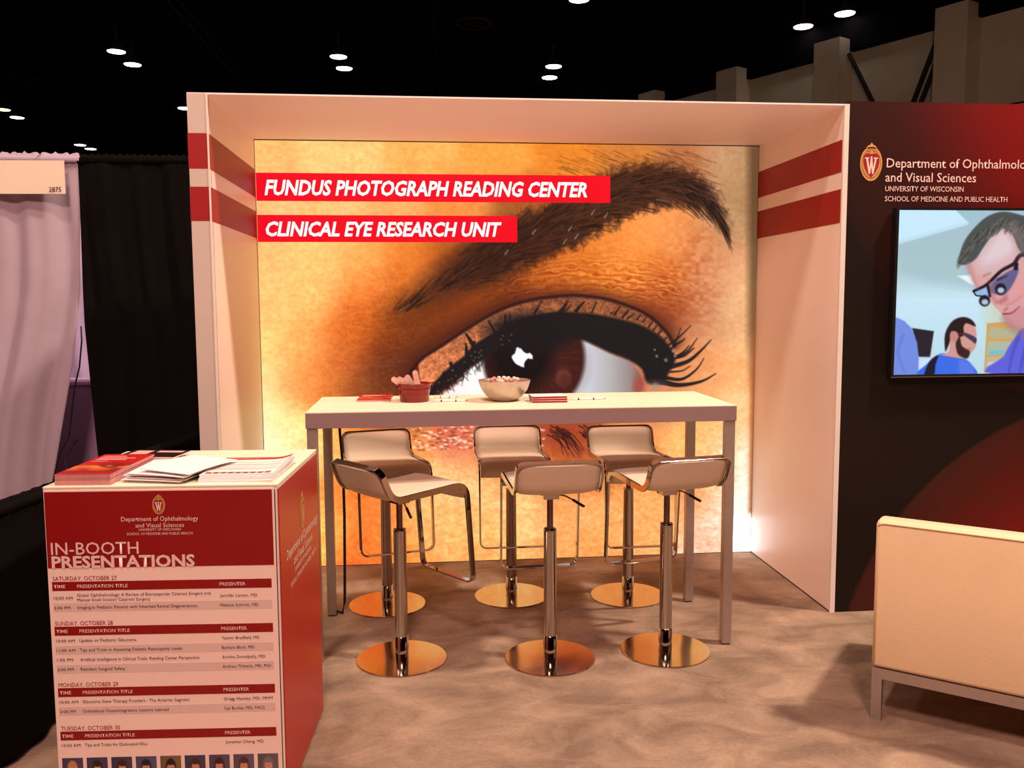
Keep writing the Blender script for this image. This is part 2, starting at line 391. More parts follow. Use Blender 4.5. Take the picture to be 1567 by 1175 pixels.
# ---- the backlit mural
MH = [277.207555, -15.842231, 409.413059, 7.579712, -273.046238, 869.597975, 0.019347, -0.01849]
skin = [(400,235,235,176,112),(520,235,245,188,122),(650,235,245,172,98),(760,235,238,156,78),(870,232,212,128,52),(960,232,192,118,60),(1050,230,172,110,72),(1110,235,192,148,115),(1140,235,165,128,92),
 (400,320,238,180,125),(500,320,242,182,122),(600,320,240,168,108),(700,320,222,140,76),(800,325,150,85,45),(1110,340,190,146,112),(1140,320,160,124,86),
 (400,400,245,185,122),(480,400,250,190,120),(560,400,240,168,98),(625,400,222,128,62),(680,400,170,88,38),(720,400,110,55,30),(760,440,120,58,26),(820,420,160,80,35),(870,400,205,115,52),(920,370,215,128,62),(970,360,228,145,80),(1020,350,226,145,85),(1060,360,205,130,85),(1080,400,195,122,80),(1110,420,214,165,132),(1140,440,226,178,126),
 (900,430,195,108,45),(960,420,212,125,58),(1020,420,202,115,56),(850,445,165,82,36),(780,470,100,46,22),(700,460,135,64,24),(650,470,140,66,22),(620,430,190,100,40),(700,500,85,40,26),(640,510,95,46,24),(560,450,222,122,60),(540,500,198,100,42),(600,500,140,68,24),(480,450,250,180,110),(400,460,250,186,120),
 (1060,470,165,90,52),(1020,480,120,55,35),(1000,450,175,90,48),(1090,490,196,142,112),(1080,440,190,118,82),(1120,490,214,166,126),(1140,500,228,180,130),
 (400,520,254,194,124),(470,520,250,165,95),(530,545,190,96,46),(590,550,100,48,30),(640,560,86,44,30),(400,570,255,205,136),(450,580,245,160,95),(500,580,208,120,60),(560,590,124,66,36),(610,595,90,45,30),
 (1090,560,226,156,106),(1060,540,200,130,90),(1125,560,238,180,126),(1060,595,222,152,100),(1020,600,190,120,85),
 (400,640,255,222,146),(440,670,255,226,160),(410,700,255,240,190),(495,690,255,200,120),(495,800,252,190,100),(550,680,225,130,60),(540,760,232,108,44),(560,840,222,108,48),(585,740,232,116,54),(525,740,238,146,76),(600,800,238,130,62),(610,850,236,140,66),(620,680,232,146,78),(600,630,120,60,30),(650,800,248,180,112),(650,740,248,182,118),(700,670,205,106,80),(700,740,248,190,130),(720,820,247,174,104),(760,700,235,150,90),(800,760,251,190,126),(870,680,150,66,42),(860,730,215,120,60),(870,790,249,168,106),(900,840,245,158,92),(960,700,215,130,70),(1060,680,245,182,112),(1000,780,247,166,102),(1060,760,228,150,96),(1085,720,240,178,118),(1085,820,250,192,162),(1105,660,240,180,120),(1120,700,255,240,214),(1118,780,255,242,226),(1140,640,250,200,150)]
def paint_eye(a):
    X, Y = a.X, a.Y; h, w_ = X.shape
    num = np.zeros(X.shape + (3,)); den = np.full(X.shape, 1e-9)
    for x, y, r, g, b in skin:
        d2 = (X - x) ** 2 + (Y - y) ** 2; k = np.exp(-d2 / (2 * 26.0 ** 2)) + 2e-3 * np.exp(-d2 / (2 * 75.0 ** 2)) + 1e-6
        num += k[..., None] * np.array((r, g, b)); den += k
    a.c = num / den[..., None]
    n1 = vnoise(h, w_, 3, 3, 1); n2 = vnoise(h, w_, 7, 5, 2); n3 = vnoise(h, w_, 16, 12, 3); n4 = vnoise(h, w_, 45, 35, 4)
    tex = .07 * n1 + .07 * n2 + .04 * n3 + .05 * n4
    low = np.clip((Y - 640) / 60, 0, 1)
    tex = tex + low * (.13 * vnoise(h, w_, 4, 3, 5) + .09 * vnoise(h, w_, 10, 6, 6))
    # horizontal wrinkles above the lid crease
    band = np.exp(-((Y - 430 - (X - 900) ** 2 / 1400) / 32) ** 2) * np.clip((X - 720) / 80, 0, 1) * np.clip((1075 - X) / 60, 0, 1)
    wob = vnoise(h, w_, 90, 20, 8) * 10 + vnoise(h, w_, 12, 6, 9) * 8
    wr_ = np.sin((Y - (X - 900) ** 2 / 900 + wob) / 7.5 * 6.28)
    tex += band * (.26 * wr_ * (.25 + 2.2 * np.abs(vnoise(h, w_, 18, 5, 44))) + .28 * n1 * (n2 + .5))
    sp = np.clip((X - 1000) / 60, 0, 1) * np.clip((1110 - X) / 40, 0, 1) * np.clip((Y - 330) / 60, 0, 1) * np.clip((520 - Y) / 60, 0, 1)
    tex += sp * .25 * n2
    s2 = np.clip((X - 420) / 200, 0, 1) * np.clip((700 - X) / 100, 0, 1) * np.clip((Y - 380) / 100, 0, 1) * (Y < 640)
    tex += s2 * (.2 * vnoise(h, w_, 9, 3, 12) + .12 * n1)
    a.c *= np.clip(1 + tex, .2, 2)[..., None] ** np.array((.55, 1.15, 1.5))
    g_ = a.c.mean(-1, keepdims=True); a.c = np.clip(g_ + (a.c - g_) * (1.14 - .06 * low[..., None]), 0, 255) * 1.04
    rs = np.random.RandomState(5)
    # eyebrow
    br = [(600,478,12,.25),(640,462,20,.6),(700,420,30,.85),(760,391,36,.95),(804,368,38,.95),(863,343,38,.95),(910,318,38,.95),(960,290,36,.95),(1010,285,34,.92),(1050,289,28,.88),(1080,303,19,.8),(1098,326,11,.7),(1107,350,4,.5)]
    bx = np.array([b[0] for b in br]); by = np.array([b[1] for b in br]); bw = np.array([b[2] for b in br]); bo = np.array([b[3] for b in br])
    jit = vnoise(h, w_, 10, 10, 21) * 9 + vnoise(h, w_, 3, 4, 22) * 7
    mask = np.zeros(X.shape)
    for t in np.linspace(0, len(br) - 1, 90):
        x = np.interp(t, range(len(br)), bx); y = np.interp(t, range(len(br)), by); ww = np.interp(t, range(len(br)), bw); o = np.interp(t, range(len(br)), bo)
        d = np.hypot(X - x, Y - y); mask = np.maximum(mask, np.clip((ww - d + jit * (1.3 if x > 760 else .5)) / np.interp(x, [600, 720, 860, 1000], [46, 30, 14, 18]) + .5, 0, 1) * o)
    a.blend(mask * .9, (50, 28, 22))
    for k in range(820):
        t = rs.rand() * (len(br) - 1.2); x = np.interp(t, range(len(br)), bx); y = np.interp(t, range(len(br)), by); ww = np.interp(t, range(len(br)), bw)
        off = (rs.rand() * 2 - 1); y += off * ww * .95
        dirx = np.interp(x, [640, 850, 980, 1060, 1110], [.75, .85, .95, .8, .45]); diry = np.interp(x, [640, 850, 980, 1060, 1110], [-.66, -.5, -.2, .45, .9])
        diry += off * .35 + rs.randn() * .12
        Lh = 14 + rs.rand() * 22; c = (30, 20, 18) if rs.rand() < .72 else ((84, 50, 36) if rs.rand() < .96 else (120, 100, 90))
        if x < 700 and abs(off) > .5: continue
        a.stroke([(x, y), (x + dirx * Lh * .5, y + diry * Lh * .5), (x + dirx * Lh, y + diry * Lh + 2)], 1.9, .6, c, .6, .9, 3)
    for k in range(120):   # fine hairs above the brow
        x = 850 + rs.rand() * 230; y = 228 + rs.rand() * 38 + max(0, (x - 1040) * .3); Lh = 14 + rs.rand() * 20
        a.stroke([(x, y), (x + Lh, y + Lh * (.25 + .3 * rs.rand()))], 1.4, .5, (90, 48, 26), .4, .9)
    for x, y in ((905,325),(925,330),(870,350),(815,355),(862,370),(880,362),(773,386)):
        a.stroke([(x, y + 3), (x + 5, y - 4)], 1.6, .8, (190, 180, 170), .7, .9)
    # shading around crease
    crease = [(615,592),(640,554),(673,531),(706,509),(748,483),(781,468),(823,457),(872,452),(905,454),(934,459),(971,472),(998,487),(1022,511),(1032,530)]
    for wd, al in ((34, .16), (20, .26), (11, .4)): a.stroke([(x, y - wd * .25) for x, y in crease], wd, wd, (70, 28, 20), al, 6)
    # eyeball, iris
    white = [(672,606),(684,597),(698,588),(711,571),(723,559),(740,549),(760,500),(880,500),(905,526),(934,540),(962,551),(978,568),(986,588),(975,604),(960,640),(700,640)]
    wm = a.pmask(white, 3)
    wc = np.stack([np.interp(X, [670, 730, 890, 935, 965, 985], [235, 250, 205, 178, 150, 130]), np.interp(X, [670, 730, 890, 935, 965, 985], [225, 244, 208, 172, 132, 80]), np.interp(X, [670, 730, 890, 935, 965, 985], [222, 240, 218, 172, 130, 66])], -1)
    a.c = a.c * (1 - wm[..., None]) + wc * wm[..., None]
    a.ell(978, 592, 9, 16, (165, 70, 55), .5, .7)
    a.ell(817, 548, 78, 84, (58, 26, 22), .05); a.ell(835, 560, 50, 50, (80, 34, 26), .5, .6)
    ir = np.hypot(X - 812, Y - 548); im = (ir < 74)
    th = np.arctan2(Y - 548, X - 812); a.c *= (1 + im * .07 * np.sin(th * 37 + 5 * n3))[..., None]
    a.ell(797, 546, 48, 50, (20, 15, 17), .3)
    a.ell(862, 578, 11, 13, (110, 58, 48), .35, .9); a.ell(864, 582, 8, 10, (84, 36, 28), .4, .8)
    # lid band
    lidlow = [(645,612),(657,592),(690,560),(711,545),(726,527),(756,510),(781,495),(814,484),(856,477),(889,478),(916,481),(953,489),(982,498),(1007,512),(1022,527),(1030,540)]
    lid = crease[1:] + lidlow[::-1]
    lm = a.pmask(lid, 1.5); lt = vnoise(h, w_, 3, 2.5, 31); lt2 = vnoise(h, w_, 10, 4, 32)
    lc = np.array((186, 106, 66.)) * (1 + .42 * lt + .25 * lt2)[..., None] * (np.clip(.7 + (Y - 450) / 260, .7, 1.15) * np.where(X > 940, .92, 1))[..., None]
    a.c = a.c * (1 - lm[..., None]) + lc * lm[..., None]
    a.stroke(crease, 5, 5, (42, 22, 24), .9, 1.6)
    # lash mass
    mass = [(640,604),(657,592),(690,560),(711,545),(726,527),(756,510),(781,495),(814,484),(856,477),(889,478),(916,481),(953,489),(982,498),(1007,512),(1022,527),(1034,547),(1026,566),(1012,588),(990,586),(982,565),(962,551),(934,540),(907,527),(884,519),(850,516),(800,522),(760,534),(741,549),(728,556),(716,566),(700,580),(684,592),(664,604),(652,618)]
    a.poly(smooth(mass, 3), (26, 25, 27), 2.5)
    a.ell(812, 510, 66, 32, (24, 22, 24), .3, .97)
    # catch light
    a.poly([(790,535),(792,531),(795,535),(797,533),(801,538),(804,540),(807,541),(811,540),(815,544),(815,549),(811,549),(808,548),(804,552),(802,556),(802,562),(798,561),(794,559),(790,557),(787,554),(784,549),(783,546),(785,543),(788,541)], (245, 245, 255), 1.1)
    a.ell(793, 534, 3, 2, (240, 240, 250), .5)
    # lashes
    def c3(L): return [(880 + x / 5.5, 420 + y / 5.5) for x, y in L]
    for L, w0, w1 in (([(720,640),(860,540),(975,430)], 4, 1.2), ([(830,600),(900,560),(925,540)], 4, 1.5), ([(850,700),(950,640),(1030,535)], 4.5, 1.2), ([(790,780),(950,730),(1060,640),(1145,550)], 8, 1.4),
                      ([(800,820),(900,810),(970,770)], 3, 1.2), ([(760,870),(900,880),(1020,800),(1085,705)], 6, 1.3), ([(730,905),(880,930),(1060,900),(1185,835)], 9, 1.5), ([(800,640),(850,560),(890,450)], 3, 1.2),
                      ([(700,700),(820,700),(900,660),(960,600)], 6, 1.5), ([(0,300),(80,230)], 3, 2), ([(140,320),(180,235)], 3, 1.6), ([(330,340),(380,270)], 3, 2), ([(400,360),(450,300)], 4, 2), ([(440,370),(500,330)], 3, 1.5), ([(300,330),(330,310)], 3, 1.5),
                      ([(520,380),(550,340)], 3, 2), ([(620,440),(650,400)], 3, 2), ([(700,500),(730,470)], 3, 2), ([(740,560),(770,530)], 3, 2), ([(570,400),(600,360)], 2.5, 2), ([(660,470),(690,430)], 2.5, 2), ([(740,700),(900,690),(1000,620)], 6, 2)):
        a.stroke(c3(L), w0, w1, (28, 26, 28), .95, .9)
    def c5(L): return [(640 + x / 6.027, 440 + y / 6.027) for x, y in L]
    for L, w0, w1 in (([(1070,240),(1140,125)], 4, 1.6), ([(1320,220),(1380,125)], 8, 2), ([(1360,215),(1410,160)], 3, 1.6), ([(1460,220),(1530,130)], 4, 1.6), ([(710,420),(650,310)], 5, 2.5), ([(500,520),(440,425)], 7, 3), ([(800,400),(802,260)], 5, 3), ([(850,340),(845,250)], 3, 2),
                      ([(450,620),(440,520)], 7, 3), ([(520,500),(410,780)], 4, 1.5), ([(400,760),(415,840),(370,870)], 2.5, 1), ([(330,790),(350,880)], 2.5, 1), ([(560,560),(480,700)], 6, 2), ([(590,640),(600,690)], 3, 1.5), ([(300,700),(330,800)], 6, 2), ([(240,790),(200,900)], 6, 3)):
        a.stroke(c5(L), w0, w1, (26, 24, 26), .93, .9)
    for k in range(90):
        t = rs.rand(); x = 655 + t * 90; y = np.interp(x, [655, 700, 745], [600, 574, 545]) + rs.randn() * 5
        a.stroke([(x, y), (x + rs.randn() * 5, y + 4 + rs.rand() * 9)], 2, .8, (30, 24, 24), .6, .9)
    for k in range(22):   # glints in the lashes
        x = 660 + rs.rand() * 130; y = np.interp(x, [657, 726, 790], [596, 535, 500]) + rs.rand() * 16
        a.ell(x, y, 1.6, 1.3, (120, 90, 76), .6, .6)
    for x, y, r_ in ((1003,591,5),(1019,551,2.5),(1005,545,2),(1030,537,2),(1033,545,2),(1002,535,1.6)): a.ell(x, y, r_, r_, (150, 135, 120), .6, .8)
    a.ell(1002, 592, 14, 8, (190, 150, 130), .8, .35)
    # lower lid and lower lashes
    for k in range(260):
        x = 632 + rs.rand() * 200; y = 652 + rs.rand() * 34 + abs(x - 740) * .03
        a.ell(x, y, 1.5 + rs.rand() * 2.5, .9 + rs.rand(), (255, 226, 206) if rs.rand() < .4 else (150, 66, 50), .6, .7)
    for k in range(44):
        x = 836 + rs.rand() * 90; y = 650 + rs.rand() * 22
        a.stroke([(x, y), (x + 10, y + 5 + rs.rand() * 5), (x + 16 + rs.rand() * 12, y + 20 + rs.rand() * 14)], 2.4, .8, (52, 22, 20), .85, .9)
    # right edge of the picture (side of the face falls into brown)
    e1 = np.clip((X - 1138) / 14, 0, 1) * np.clip((620 - Y) / 120, 0, 1); a.blend(e1 * .75, (84, 56, 34))
    e2 = np.exp(-((X - (1153 - .02 * (Y - 600))) / 6) ** 2) * np.clip((Y - 420) / 150, 0, 1) * np.clip((792 - Y) / 10, 0, 1)
    a.blend(e2 * .8, (160, 84, 40))
    e3 = np.clip((X - 1102 - np.clip(790 - Y, 0, 60) * .35) / 16, 0, 1) * np.clip((Y - 640) / 150, 0, 1); a.blend(e3 * .85 * (1 - np.clip(e2, 0, 1)), (255, 250, 238))
    e4 = np.clip((Y - 784) / 12, 0, 1) * np.clip((X - 1105) / 16, 0, 1); a.blend(e4, (255, 255, 255))
    e5 = np.exp(-((X - 402) / 30) ** 2) * np.clip((Y - 540) / 160, 0, 1); a.blend(e5 * .8, (255, 244, 205))
mural = thing('backlit_mural', 'glowing backlit fabric mural of a close-up brown eye and eyebrow on the back wall', 'mural', (0, 0, 0))
M['mural'] = print_mat('backlit_fabric_print', 1.12)
raster('fabric_print', .003, W - .003, .004, H - .004, 760, 640, paint_eye, M['mural'], mural, 0.0, MH, gain=2.2)
obj('light_box', B(0.002, W - .002, .002, .028, .002, H - .002), M['greyalu'], mural)
fr = B(0.001, W - .001, -.003, .004, H - .005, H - .001)
obj('frame', fr, M['dark'], mural)
M['redglow'] = mat('backlit_red', (60, 4, 8), .6, emit=(250, 6, 34), es=.96)
M['whiteglow'] = mat('backlit_white', (200, 190, 190), .6, emit=(255, 250, 250), es=1.1)
b1 = obj('banner', B(.005, 2.012, -.0016, -.0006, 2.103, 2.258), M['redglow'], mural)
lettering('FUNDUS PHOTOGRAPH READING CENTER', .05, 2.138, 1.826, .078, M['whiteglow'], b1, -.0024, .03, .22)
b2 = obj('banner', B(.005, 1.468, -.0016, -.0006, 1.876, 2.026), M['redglow'], mural)
lettering('CLINICAL EYE RESEARCH UNIT', .05, 1.911, 1.327, .075, M['whiteglow'], b2, -.0024, .03, .22)

# ---- dark feature wall with arcs and lettering
def feature_mat():
    m = bpy.data.materials.new('dark_red_gradient_print'); m.use_nodes = True; n = m.node_tree.nodes; L = m.node_tree.links
    b = n['Principled BSDF']; b.inputs['Roughness'].default_value = .5; b.inputs['Specular IOR Level'].default_value = .25
    a = n.new('ShaderNodeAttribute'); a.attribute_name = 'print'; L.new(a.outputs['Color'], b.inputs['Base Color'])
    return m
M['feature'] = feature_mat()
def paint_feature(a):
    X = 2.92 + a.X * 2.88; Z = 2.46 - a.Y * 2.456   # metres on the wall
    a.c[:] = (24, 13, 10)
    # upper disc: dark brown to red towards its middle
    cx, cz, r = 4.55, 2.75, 1.82
    d = np.hypot(X - cx, Z - cz)
    mk = np.clip((r - d) / .008 + .5, 0, 1); t = np.clip((r - d) / 1.3, 0, 1)
    c = np.stack([np.interp(t, [0, .3, .6, 1], [36, 56, 110, 150]), np.interp(t, [0, .5, 1], [16, 14, 14]), np.interp(t, [0, .5, 1], [12, 12, 12])], -1)
    a.c = a.c * (1 - mk[..., None]) + c * mk[..., None]
    cx, cz, r = 4.42, -.45, 1.5
    d = np.hypot((X - cx), Z - cz); mk = np.clip((r - d) / .008 + .5, 0, 1); t = np.clip((r - d) / 1.1, 0, 1)
    c = np.stack([np.interp(t, [0, .3, 1], [62, 92, 190]), np.interp(t, [0, .3, 1], [28, 22, 16]), np.interp(t, [0, 1], [20, 10])], -1)
    a.c = a.c * (1 - mk[..., None]) + c * mk[..., None]
dk = struct('wall_front_right', B(2.921, 5.8, D + .002, D + .1, .003, 2.461), M['dark'], 'dark display wall with red arcs, crest and television')
raster('printed_face', 2.921, 5.8, .004, 2.46, 290, 250, paint_feature, M['feature'], dk, D)
def crest(parent, cx, cz, hh, y, gold, goldd, red, wh, axis='x', wscale=1.0):
    """shield emblem: gold scrolled cartouche, red field, white serif W"""
    s = hh / 2; px = []
    def out(k, zs=1.0, off=0):
        pts = []
        for i in range(40):
            t = 2 * math.pi * i / 40; c_, s_ = math.cos(t), math.sin(t)
            wid = .60 * (1 - .12 * max(0, -s_) ** 2) * k; pts.append((c_ * abs(c_) ** -.12 * wid if abs(c_) > 1e-6 else 0, s_ * .88 * k * (1.02 if s_ < 0 else .95) - .06 + off))
        return pts
    def layer(name, pts, yy, m):
        P = [(cx + x * s * wscale, cz + z * s) for x, z in pts]
        bm = poly_prism(P, yy - .0003, yy)
        if axis == 'y':
            for v in bm.verts: v.co = Vector((-v.co.y, v.co.x, v.co.z))
        return obj(name, bm, m, parent)
    sg = 1
    layer('cartouche', out(1.0), y, gold)
    layer('finial', [(-.30, .70), (-.20, .84), (-.1, .88), (0, 1.0), (.1, .88), (.20, .84), (.30, .70)], y, gold)
    layer('cartouche_line', out(.86), y - .0004, goldd)
    layer('cartouche_inner', out(.81), y - .0008, gold)
    layer('shield', [(-.3, .46), (0, .42), (.3, .46), (.42, .3), (.44, 0), (.36, -.3), (.2, -.58), (0, -.78), (-.2, -.58), (-.36, -.3), (-.44, 0), (-.42, .3)], y - .0012, red)
    Wp = [(-.36, .24), (-.36, .18), (-.29, .18), (-.13, -.60), (-.05, -.60), (.0, -.22), (.06, -.60), (.13, -.60), (.29, .18), (.36, .18), (.36, .24), (.12, .24), (.12, .18), (.19, .18), (.10, -.30), (.04, .30), (-.03, .30), (-.09, -.30), (-.18, .18), (-.12, .18), (-.12, .24)]
    layer('letter_w', Wp, y - .0016, wh)
    for q in (-1, 1):
        layer('scroll', [(q * .16 + .09 * math.cos(t), .60 + .11 * math.sin(t)) for t in [i * math.pi / 6 for i in range(12)]], y - .0012, goldd)
        layer('scroll_eye', [(q * .16 + .045 * math.cos(t), .60 + .055 * math.sin(t)) for t in [i * math.pi / 6 for i in range(12)]], y - .0016, gold)
crest(dk, 3.036, 2.181, .182, D - .001, M['goldink'], M['golddark'], M['redink'], M['whiteink'])
yl = D - .0015
lettering('Department of Ophthalmology', 3.113, 2.158, .755, .042, M['whiteink'], dk, yl, .004)
lettering('and Visual Sciences', 3.109, 2.092, .455, .042, M['whiteink'], dk, yl, .004)
lettering('UNIVERSITY OF WISCONSIN', 3.11, 2.047, .393, .024, M['whiteink'], dk, yl, .002)
lettering('SCHOOL OF MEDICINE AND PUBLIC HEALTH', 3.11, 2.0, .618, .024, M['whiteink'], dk, yl, .002)

# ---- television
TH = [353.122407, -20.180715, 343.496051, 9.655459, -347.82149, 981.083757, 0.024645, -0.023553]
def paint_tv(a):
    def q(L): return [(1360 + x / 4.196, 310 + y / 4.196) for x, y in L]
    def qs(L): return smooth(q(L), 4)
    X = (a.X - 1360) * 4.196; Y = (a.Y - 310) * 4.196; h, w_ = X.shape
    base = np.stack([np.interp(Y, [50, 450, 620, 1100], [158, 172, 196, 182]), np.interp(Y, [50, 450, 620, 1100], [190, 200, 226, 214]), np.interp(Y, [50, 450, 620, 1100], [204, 206, 242, 226])], -1)
    a.c = base
    a.poly(q([(60,40),(420,40),(515,130),(500,145),(60,268)]), (196, 230, 250), 1)
    a.poly(q([(60,270),(515,140),(640,240),(560,560),(250,510),(60,440)]), (164, 190, 198), 8, .7)
    a.poly(q([(440,470),(560,465),(600,530),(540,530)]), (228, 242, 246), 1.5)
    a.poly(q([(600,560),(869,560),(869,780),(640,780)]), (196, 205, 180), 14, .8)
    a.poly(q([(610,1090),(630,775),(760,762),(1100,790),(1100,1090)]), (206, 160, 92), 1)
    a.poly(q([(640,870),(650,800),(1080,820),(1080,870)]), (176, 176, 140), 1.2)
    a.poly(q([(628,975),(638,890),(1080,890),(1080,975)]), (176, 182, 160), 1.2)
    a.poly(q([(618,1060),(628,990),(1080,990),(1080,1060)]), (188, 176, 150), 1.2)
    a.poly(q([(640,975),(645,950),(740,945),(740,975)]), (110, 190, 205), 1); a.poly(q([(630,1055),(640,1025),(730,1020),(730,1055)]), (205, 205, 190), 1)
    a.poly(q([(150,805),(290,825),(265,995),(190,990)]), (36, 32, 44), 1)
    a.poly(q([(185,1000),(350,985),(340,1040),(240,1110),(180,1110)]), (200, 220, 242), 3)
    a.poly(q([(10,735),(45,735),(100,760),(150,810),(182,900),(192,1000),(190,1110),(0,1110)]), (112, 138, 222), 1.2)
    a.stroke(q([(90,850),(60,960),(100,1090)]), 5, 3, (90, 116, 204), .6, 2)
    # seated colleague
    a.poly(qs([(195,1110),(240,1040),(330,970),(400,980),(480,1000),(530,1040),(548,1110)]), (56, 106, 224), 1.2)
    a.poly(qs([(455,1010),(530,1040),(548,1110),(460,1110)]), (96, 122, 226), 3, .8)
    a.poly(qs([(380,960),(395,880),(395,830),(495,775),(555,800),(562,905),(545,945),(500,990),(470,1000),(400,990),(335,975)]), (208, 150, 140), 1)
    a.poly(qs([(430,900),(455,860),(470,920),(520,955),(505,1000),(470,992),(440,965)]), (52, 32, 34), 1.4)
    a.poly(qs([(362,950),(360,850),(395,775),(440,742),(490,735),(535,755),(558,795),(500,775),(480,800),(482,850),(450,862),(440,835),(400,830),(394,885),(376,935)]), (38, 24, 26), 1.2)
    a.poly(qs([(480,850),(490,835),(560,868),(556,905),(528,885)]), (66, 56, 80), 1); a.stroke(q([(440,845),(490,840)]), 2, 2, (110, 40, 50), .8)
    a.ell(1360 + 418 / 4.196, 310 + 860 / 4.196, 6, 8, (196, 130, 122), .2)
    a.stroke(q([(500,945),(525,935)]), 1.6, 1, (150, 70, 76), .8)
    a.poly(qs([(228,1110),(262,1018),(318,980),(300,1040),(288,1110)]), (22, 22, 44), 1.2)
    # surgeon in front
    a.poly(qs([(716,1110),(740,985),(800,880),(880,790),(1100,700),(1900,900),(2200,1110)]), (92, 96, 214), 1.3)
    for L in ([(850,830),(800,950),(770,1090)], [(900,860),(860,1000),(840,1100)]): a.stroke(q(L), 6, 3, (66, 66, 170), .6, 2)
    a.poly(qs([(505,400),(560,360),(620,290),(690,170),(760,165),(900,300),(1150,300),(1150,820),(1000,830),(869,802),(800,792),(740,735),(712,700),(660,645),(645,610),(560,540),(528,470)]), (214, 160, 158), 1.5)
    a.poly(qs([(620,300),(700,190),(760,185),(810,260),(800,360),(700,420),(600,440),(560,400)]), (222, 206, 214), 10, .85)
    a.ell(1360 + 830 / 4.196, 310 + 560 / 4.196, 22, 20, (222, 150, 150), .6, .6)
    a.poly(qs([(740,735),(840,665),(900,700),(900,800),(800,792)]), (192, 132, 140), 5, .6)
    a.poly(qs([(445,390),(455,330),(490,240),(560,150),(640,85),(740,58),(869,85),(1010,130),(1100,380),(1000,360),(869,330),(830,290),(790,200),(720,160),(690,175),(645,235),(600,300),(560,360),(500,398)]), (74, 78, 78), 1.4)
    rs = np.random.RandomState(3)
    for k in range(420):
        x = 455 + rs.rand() * 480; y = np.interp(x, [450, 560, 740, 1000], [350, 200, 90, 180]) + rs.rand() * 70
        a.stroke(q([(x, y), (x - 25, y + 35)]), 1.8, .8, [(44,46,48),(60,62,62),(98,100,98),(128,122,112)][rs.randint(4)], .5, .9)
    a.poly(qs([(640,560),(690,490),(800,425),(835,430),(800,520),(745,590),(690,590)]), (96, 92, 136), 1.5)
    a.poly(qs([(545,570),(620,540),(642,560),(640,605),(600,592),(565,600)]), (150, 180, 226), 1.2)
    a.poly(qs([(1100,600),(1400,560),(1480,900),(1000,850)]), (206, 150, 148), 2)
    a.poly(qs([(980,120),(1250,190),(1400,400),(1390,620),(1240,720),(1170,600),(1120,420),(1020,360)]), (66, 70, 70), 2)
    a.ell(1360 + 1150 / 4.196, 310 + 560 / 4.196, 14, 26, (206, 140, 136), .12); a.ell(1360 + 1150 / 4.196, 310 + 560 / 4.196, 8, 17, (176, 104, 104), .3)
    a.stroke(q([(545,568),(630,525),(720,440),(800,395),(880,335),(1140,470)]), 4.2, 7, (24, 20, 34), 1, .9)
    a.stroke(q([(545,568),(560,595),(600,600)]), 2, 2, (24, 20, 34), 1, .8); a.stroke(q([(635,530),(650,600)]), 5, 4, (24, 20, 34), 1, .9)
    a.stroke(q([(815,420),(822,395)]), 7, 5, (24, 20, 34), 1, .9)
    a.stroke(q([(700,495),(760,470)]), 4, 2, (44, 34, 66), .8, 1)
    # form shading on the face
    a.stroke(q([(512,405),(532,470),(565,540)]), 9, 5, (176, 118, 122), .5, 4)
    a.stroke(q([(560,420),(700,395),(810,330)]), 14, 10, (200, 150, 152), .35, 8)
    a.stroke(q([(610,470),(650,452)]), 3, 2, (120, 84, 84), .5, 2)
    a.stroke(q([(655,520),(668,600),(690,640)]), 6, 5, (170, 100, 104), .5, 3)
    a.stroke(q([(760,655),(800,640),(850,600)]), 4, 2, (180, 112, 116), .5, 3)
    a.stroke(q([(740,745),(790,800),(900,850)]), 10, 14, (164, 112, 122), .5, 5)
    a.stroke(q([(745,690),(760,678)]), 4, 3, (130, 66, 68), .5, 2)
    a.stroke(q([(800,170),(850,260),(880,330)]), 16, 12, (150, 126, 126), .5, 8)
    for x, y, r_ in ((615,630,36),(718,555,36)):
        a.ell(1360 + x / 4.196, 310 + y / 4.196, r_ / 4.196, r_ * 1.02 / 4.196, (26, 22, 38), .15)
        a.ell(1360 + (x + 2) / 4.196, 310 + (y + 8) / 4.196, r_ * .6 / 4.196, r_ * .5 / 4.196, (176, 190, 214), .3)
    a.poly(q([(690,640),(760,590),(765,625),(720,655)]), (176, 96, 96), 3, .7)
    a.stroke(q([(735,715),(790,708),(838,668)]), 3.2, 1.6, (164, 56, 88), .9, 1)
tv = thing('television', 'large wall-mounted television showing two men in blue scrubs in a clinic', 'television', (3.147, D, 0))
obj('housing', B(0, 1.46, -.043, -.006, 1.164, 1.968), M['dark'], tv, bevel=.003)
obj('wall_bracket', B(.5, .96, -.006, -.001, 1.4, 1.75), M['dark'], tv)
bz = bmesh.new(); box(bz, 0, 1.46, -.046, -.042, 1.955, 1.968); box(bz, 0, 1.46, -.046, -.042, 1.164, 1.177); box(bz, 0, .013, -.046, -.042, 1.177, 1.955); box(bz, 1.447, 1.46, -.046, -.042, 1.177, 1.955)
obj('bezel', bz, M['dark'], tv)
obj('bezel_strip', B(0, 1.46, -.047, -.0455, 1.1635, 1.1665), M['greyalu'], tv)
M['tv'] = print_mat('tv_picture', 1.05)
# picture built in wall coordinates, then moved into the set's own frame
pic = raster('screen', 3.16, 4.594, 1.177, 1.955, 440, 240, paint_tv, M['tv'], tv, -.0435, TH)
pic.location = (-3.147, 0, 0)

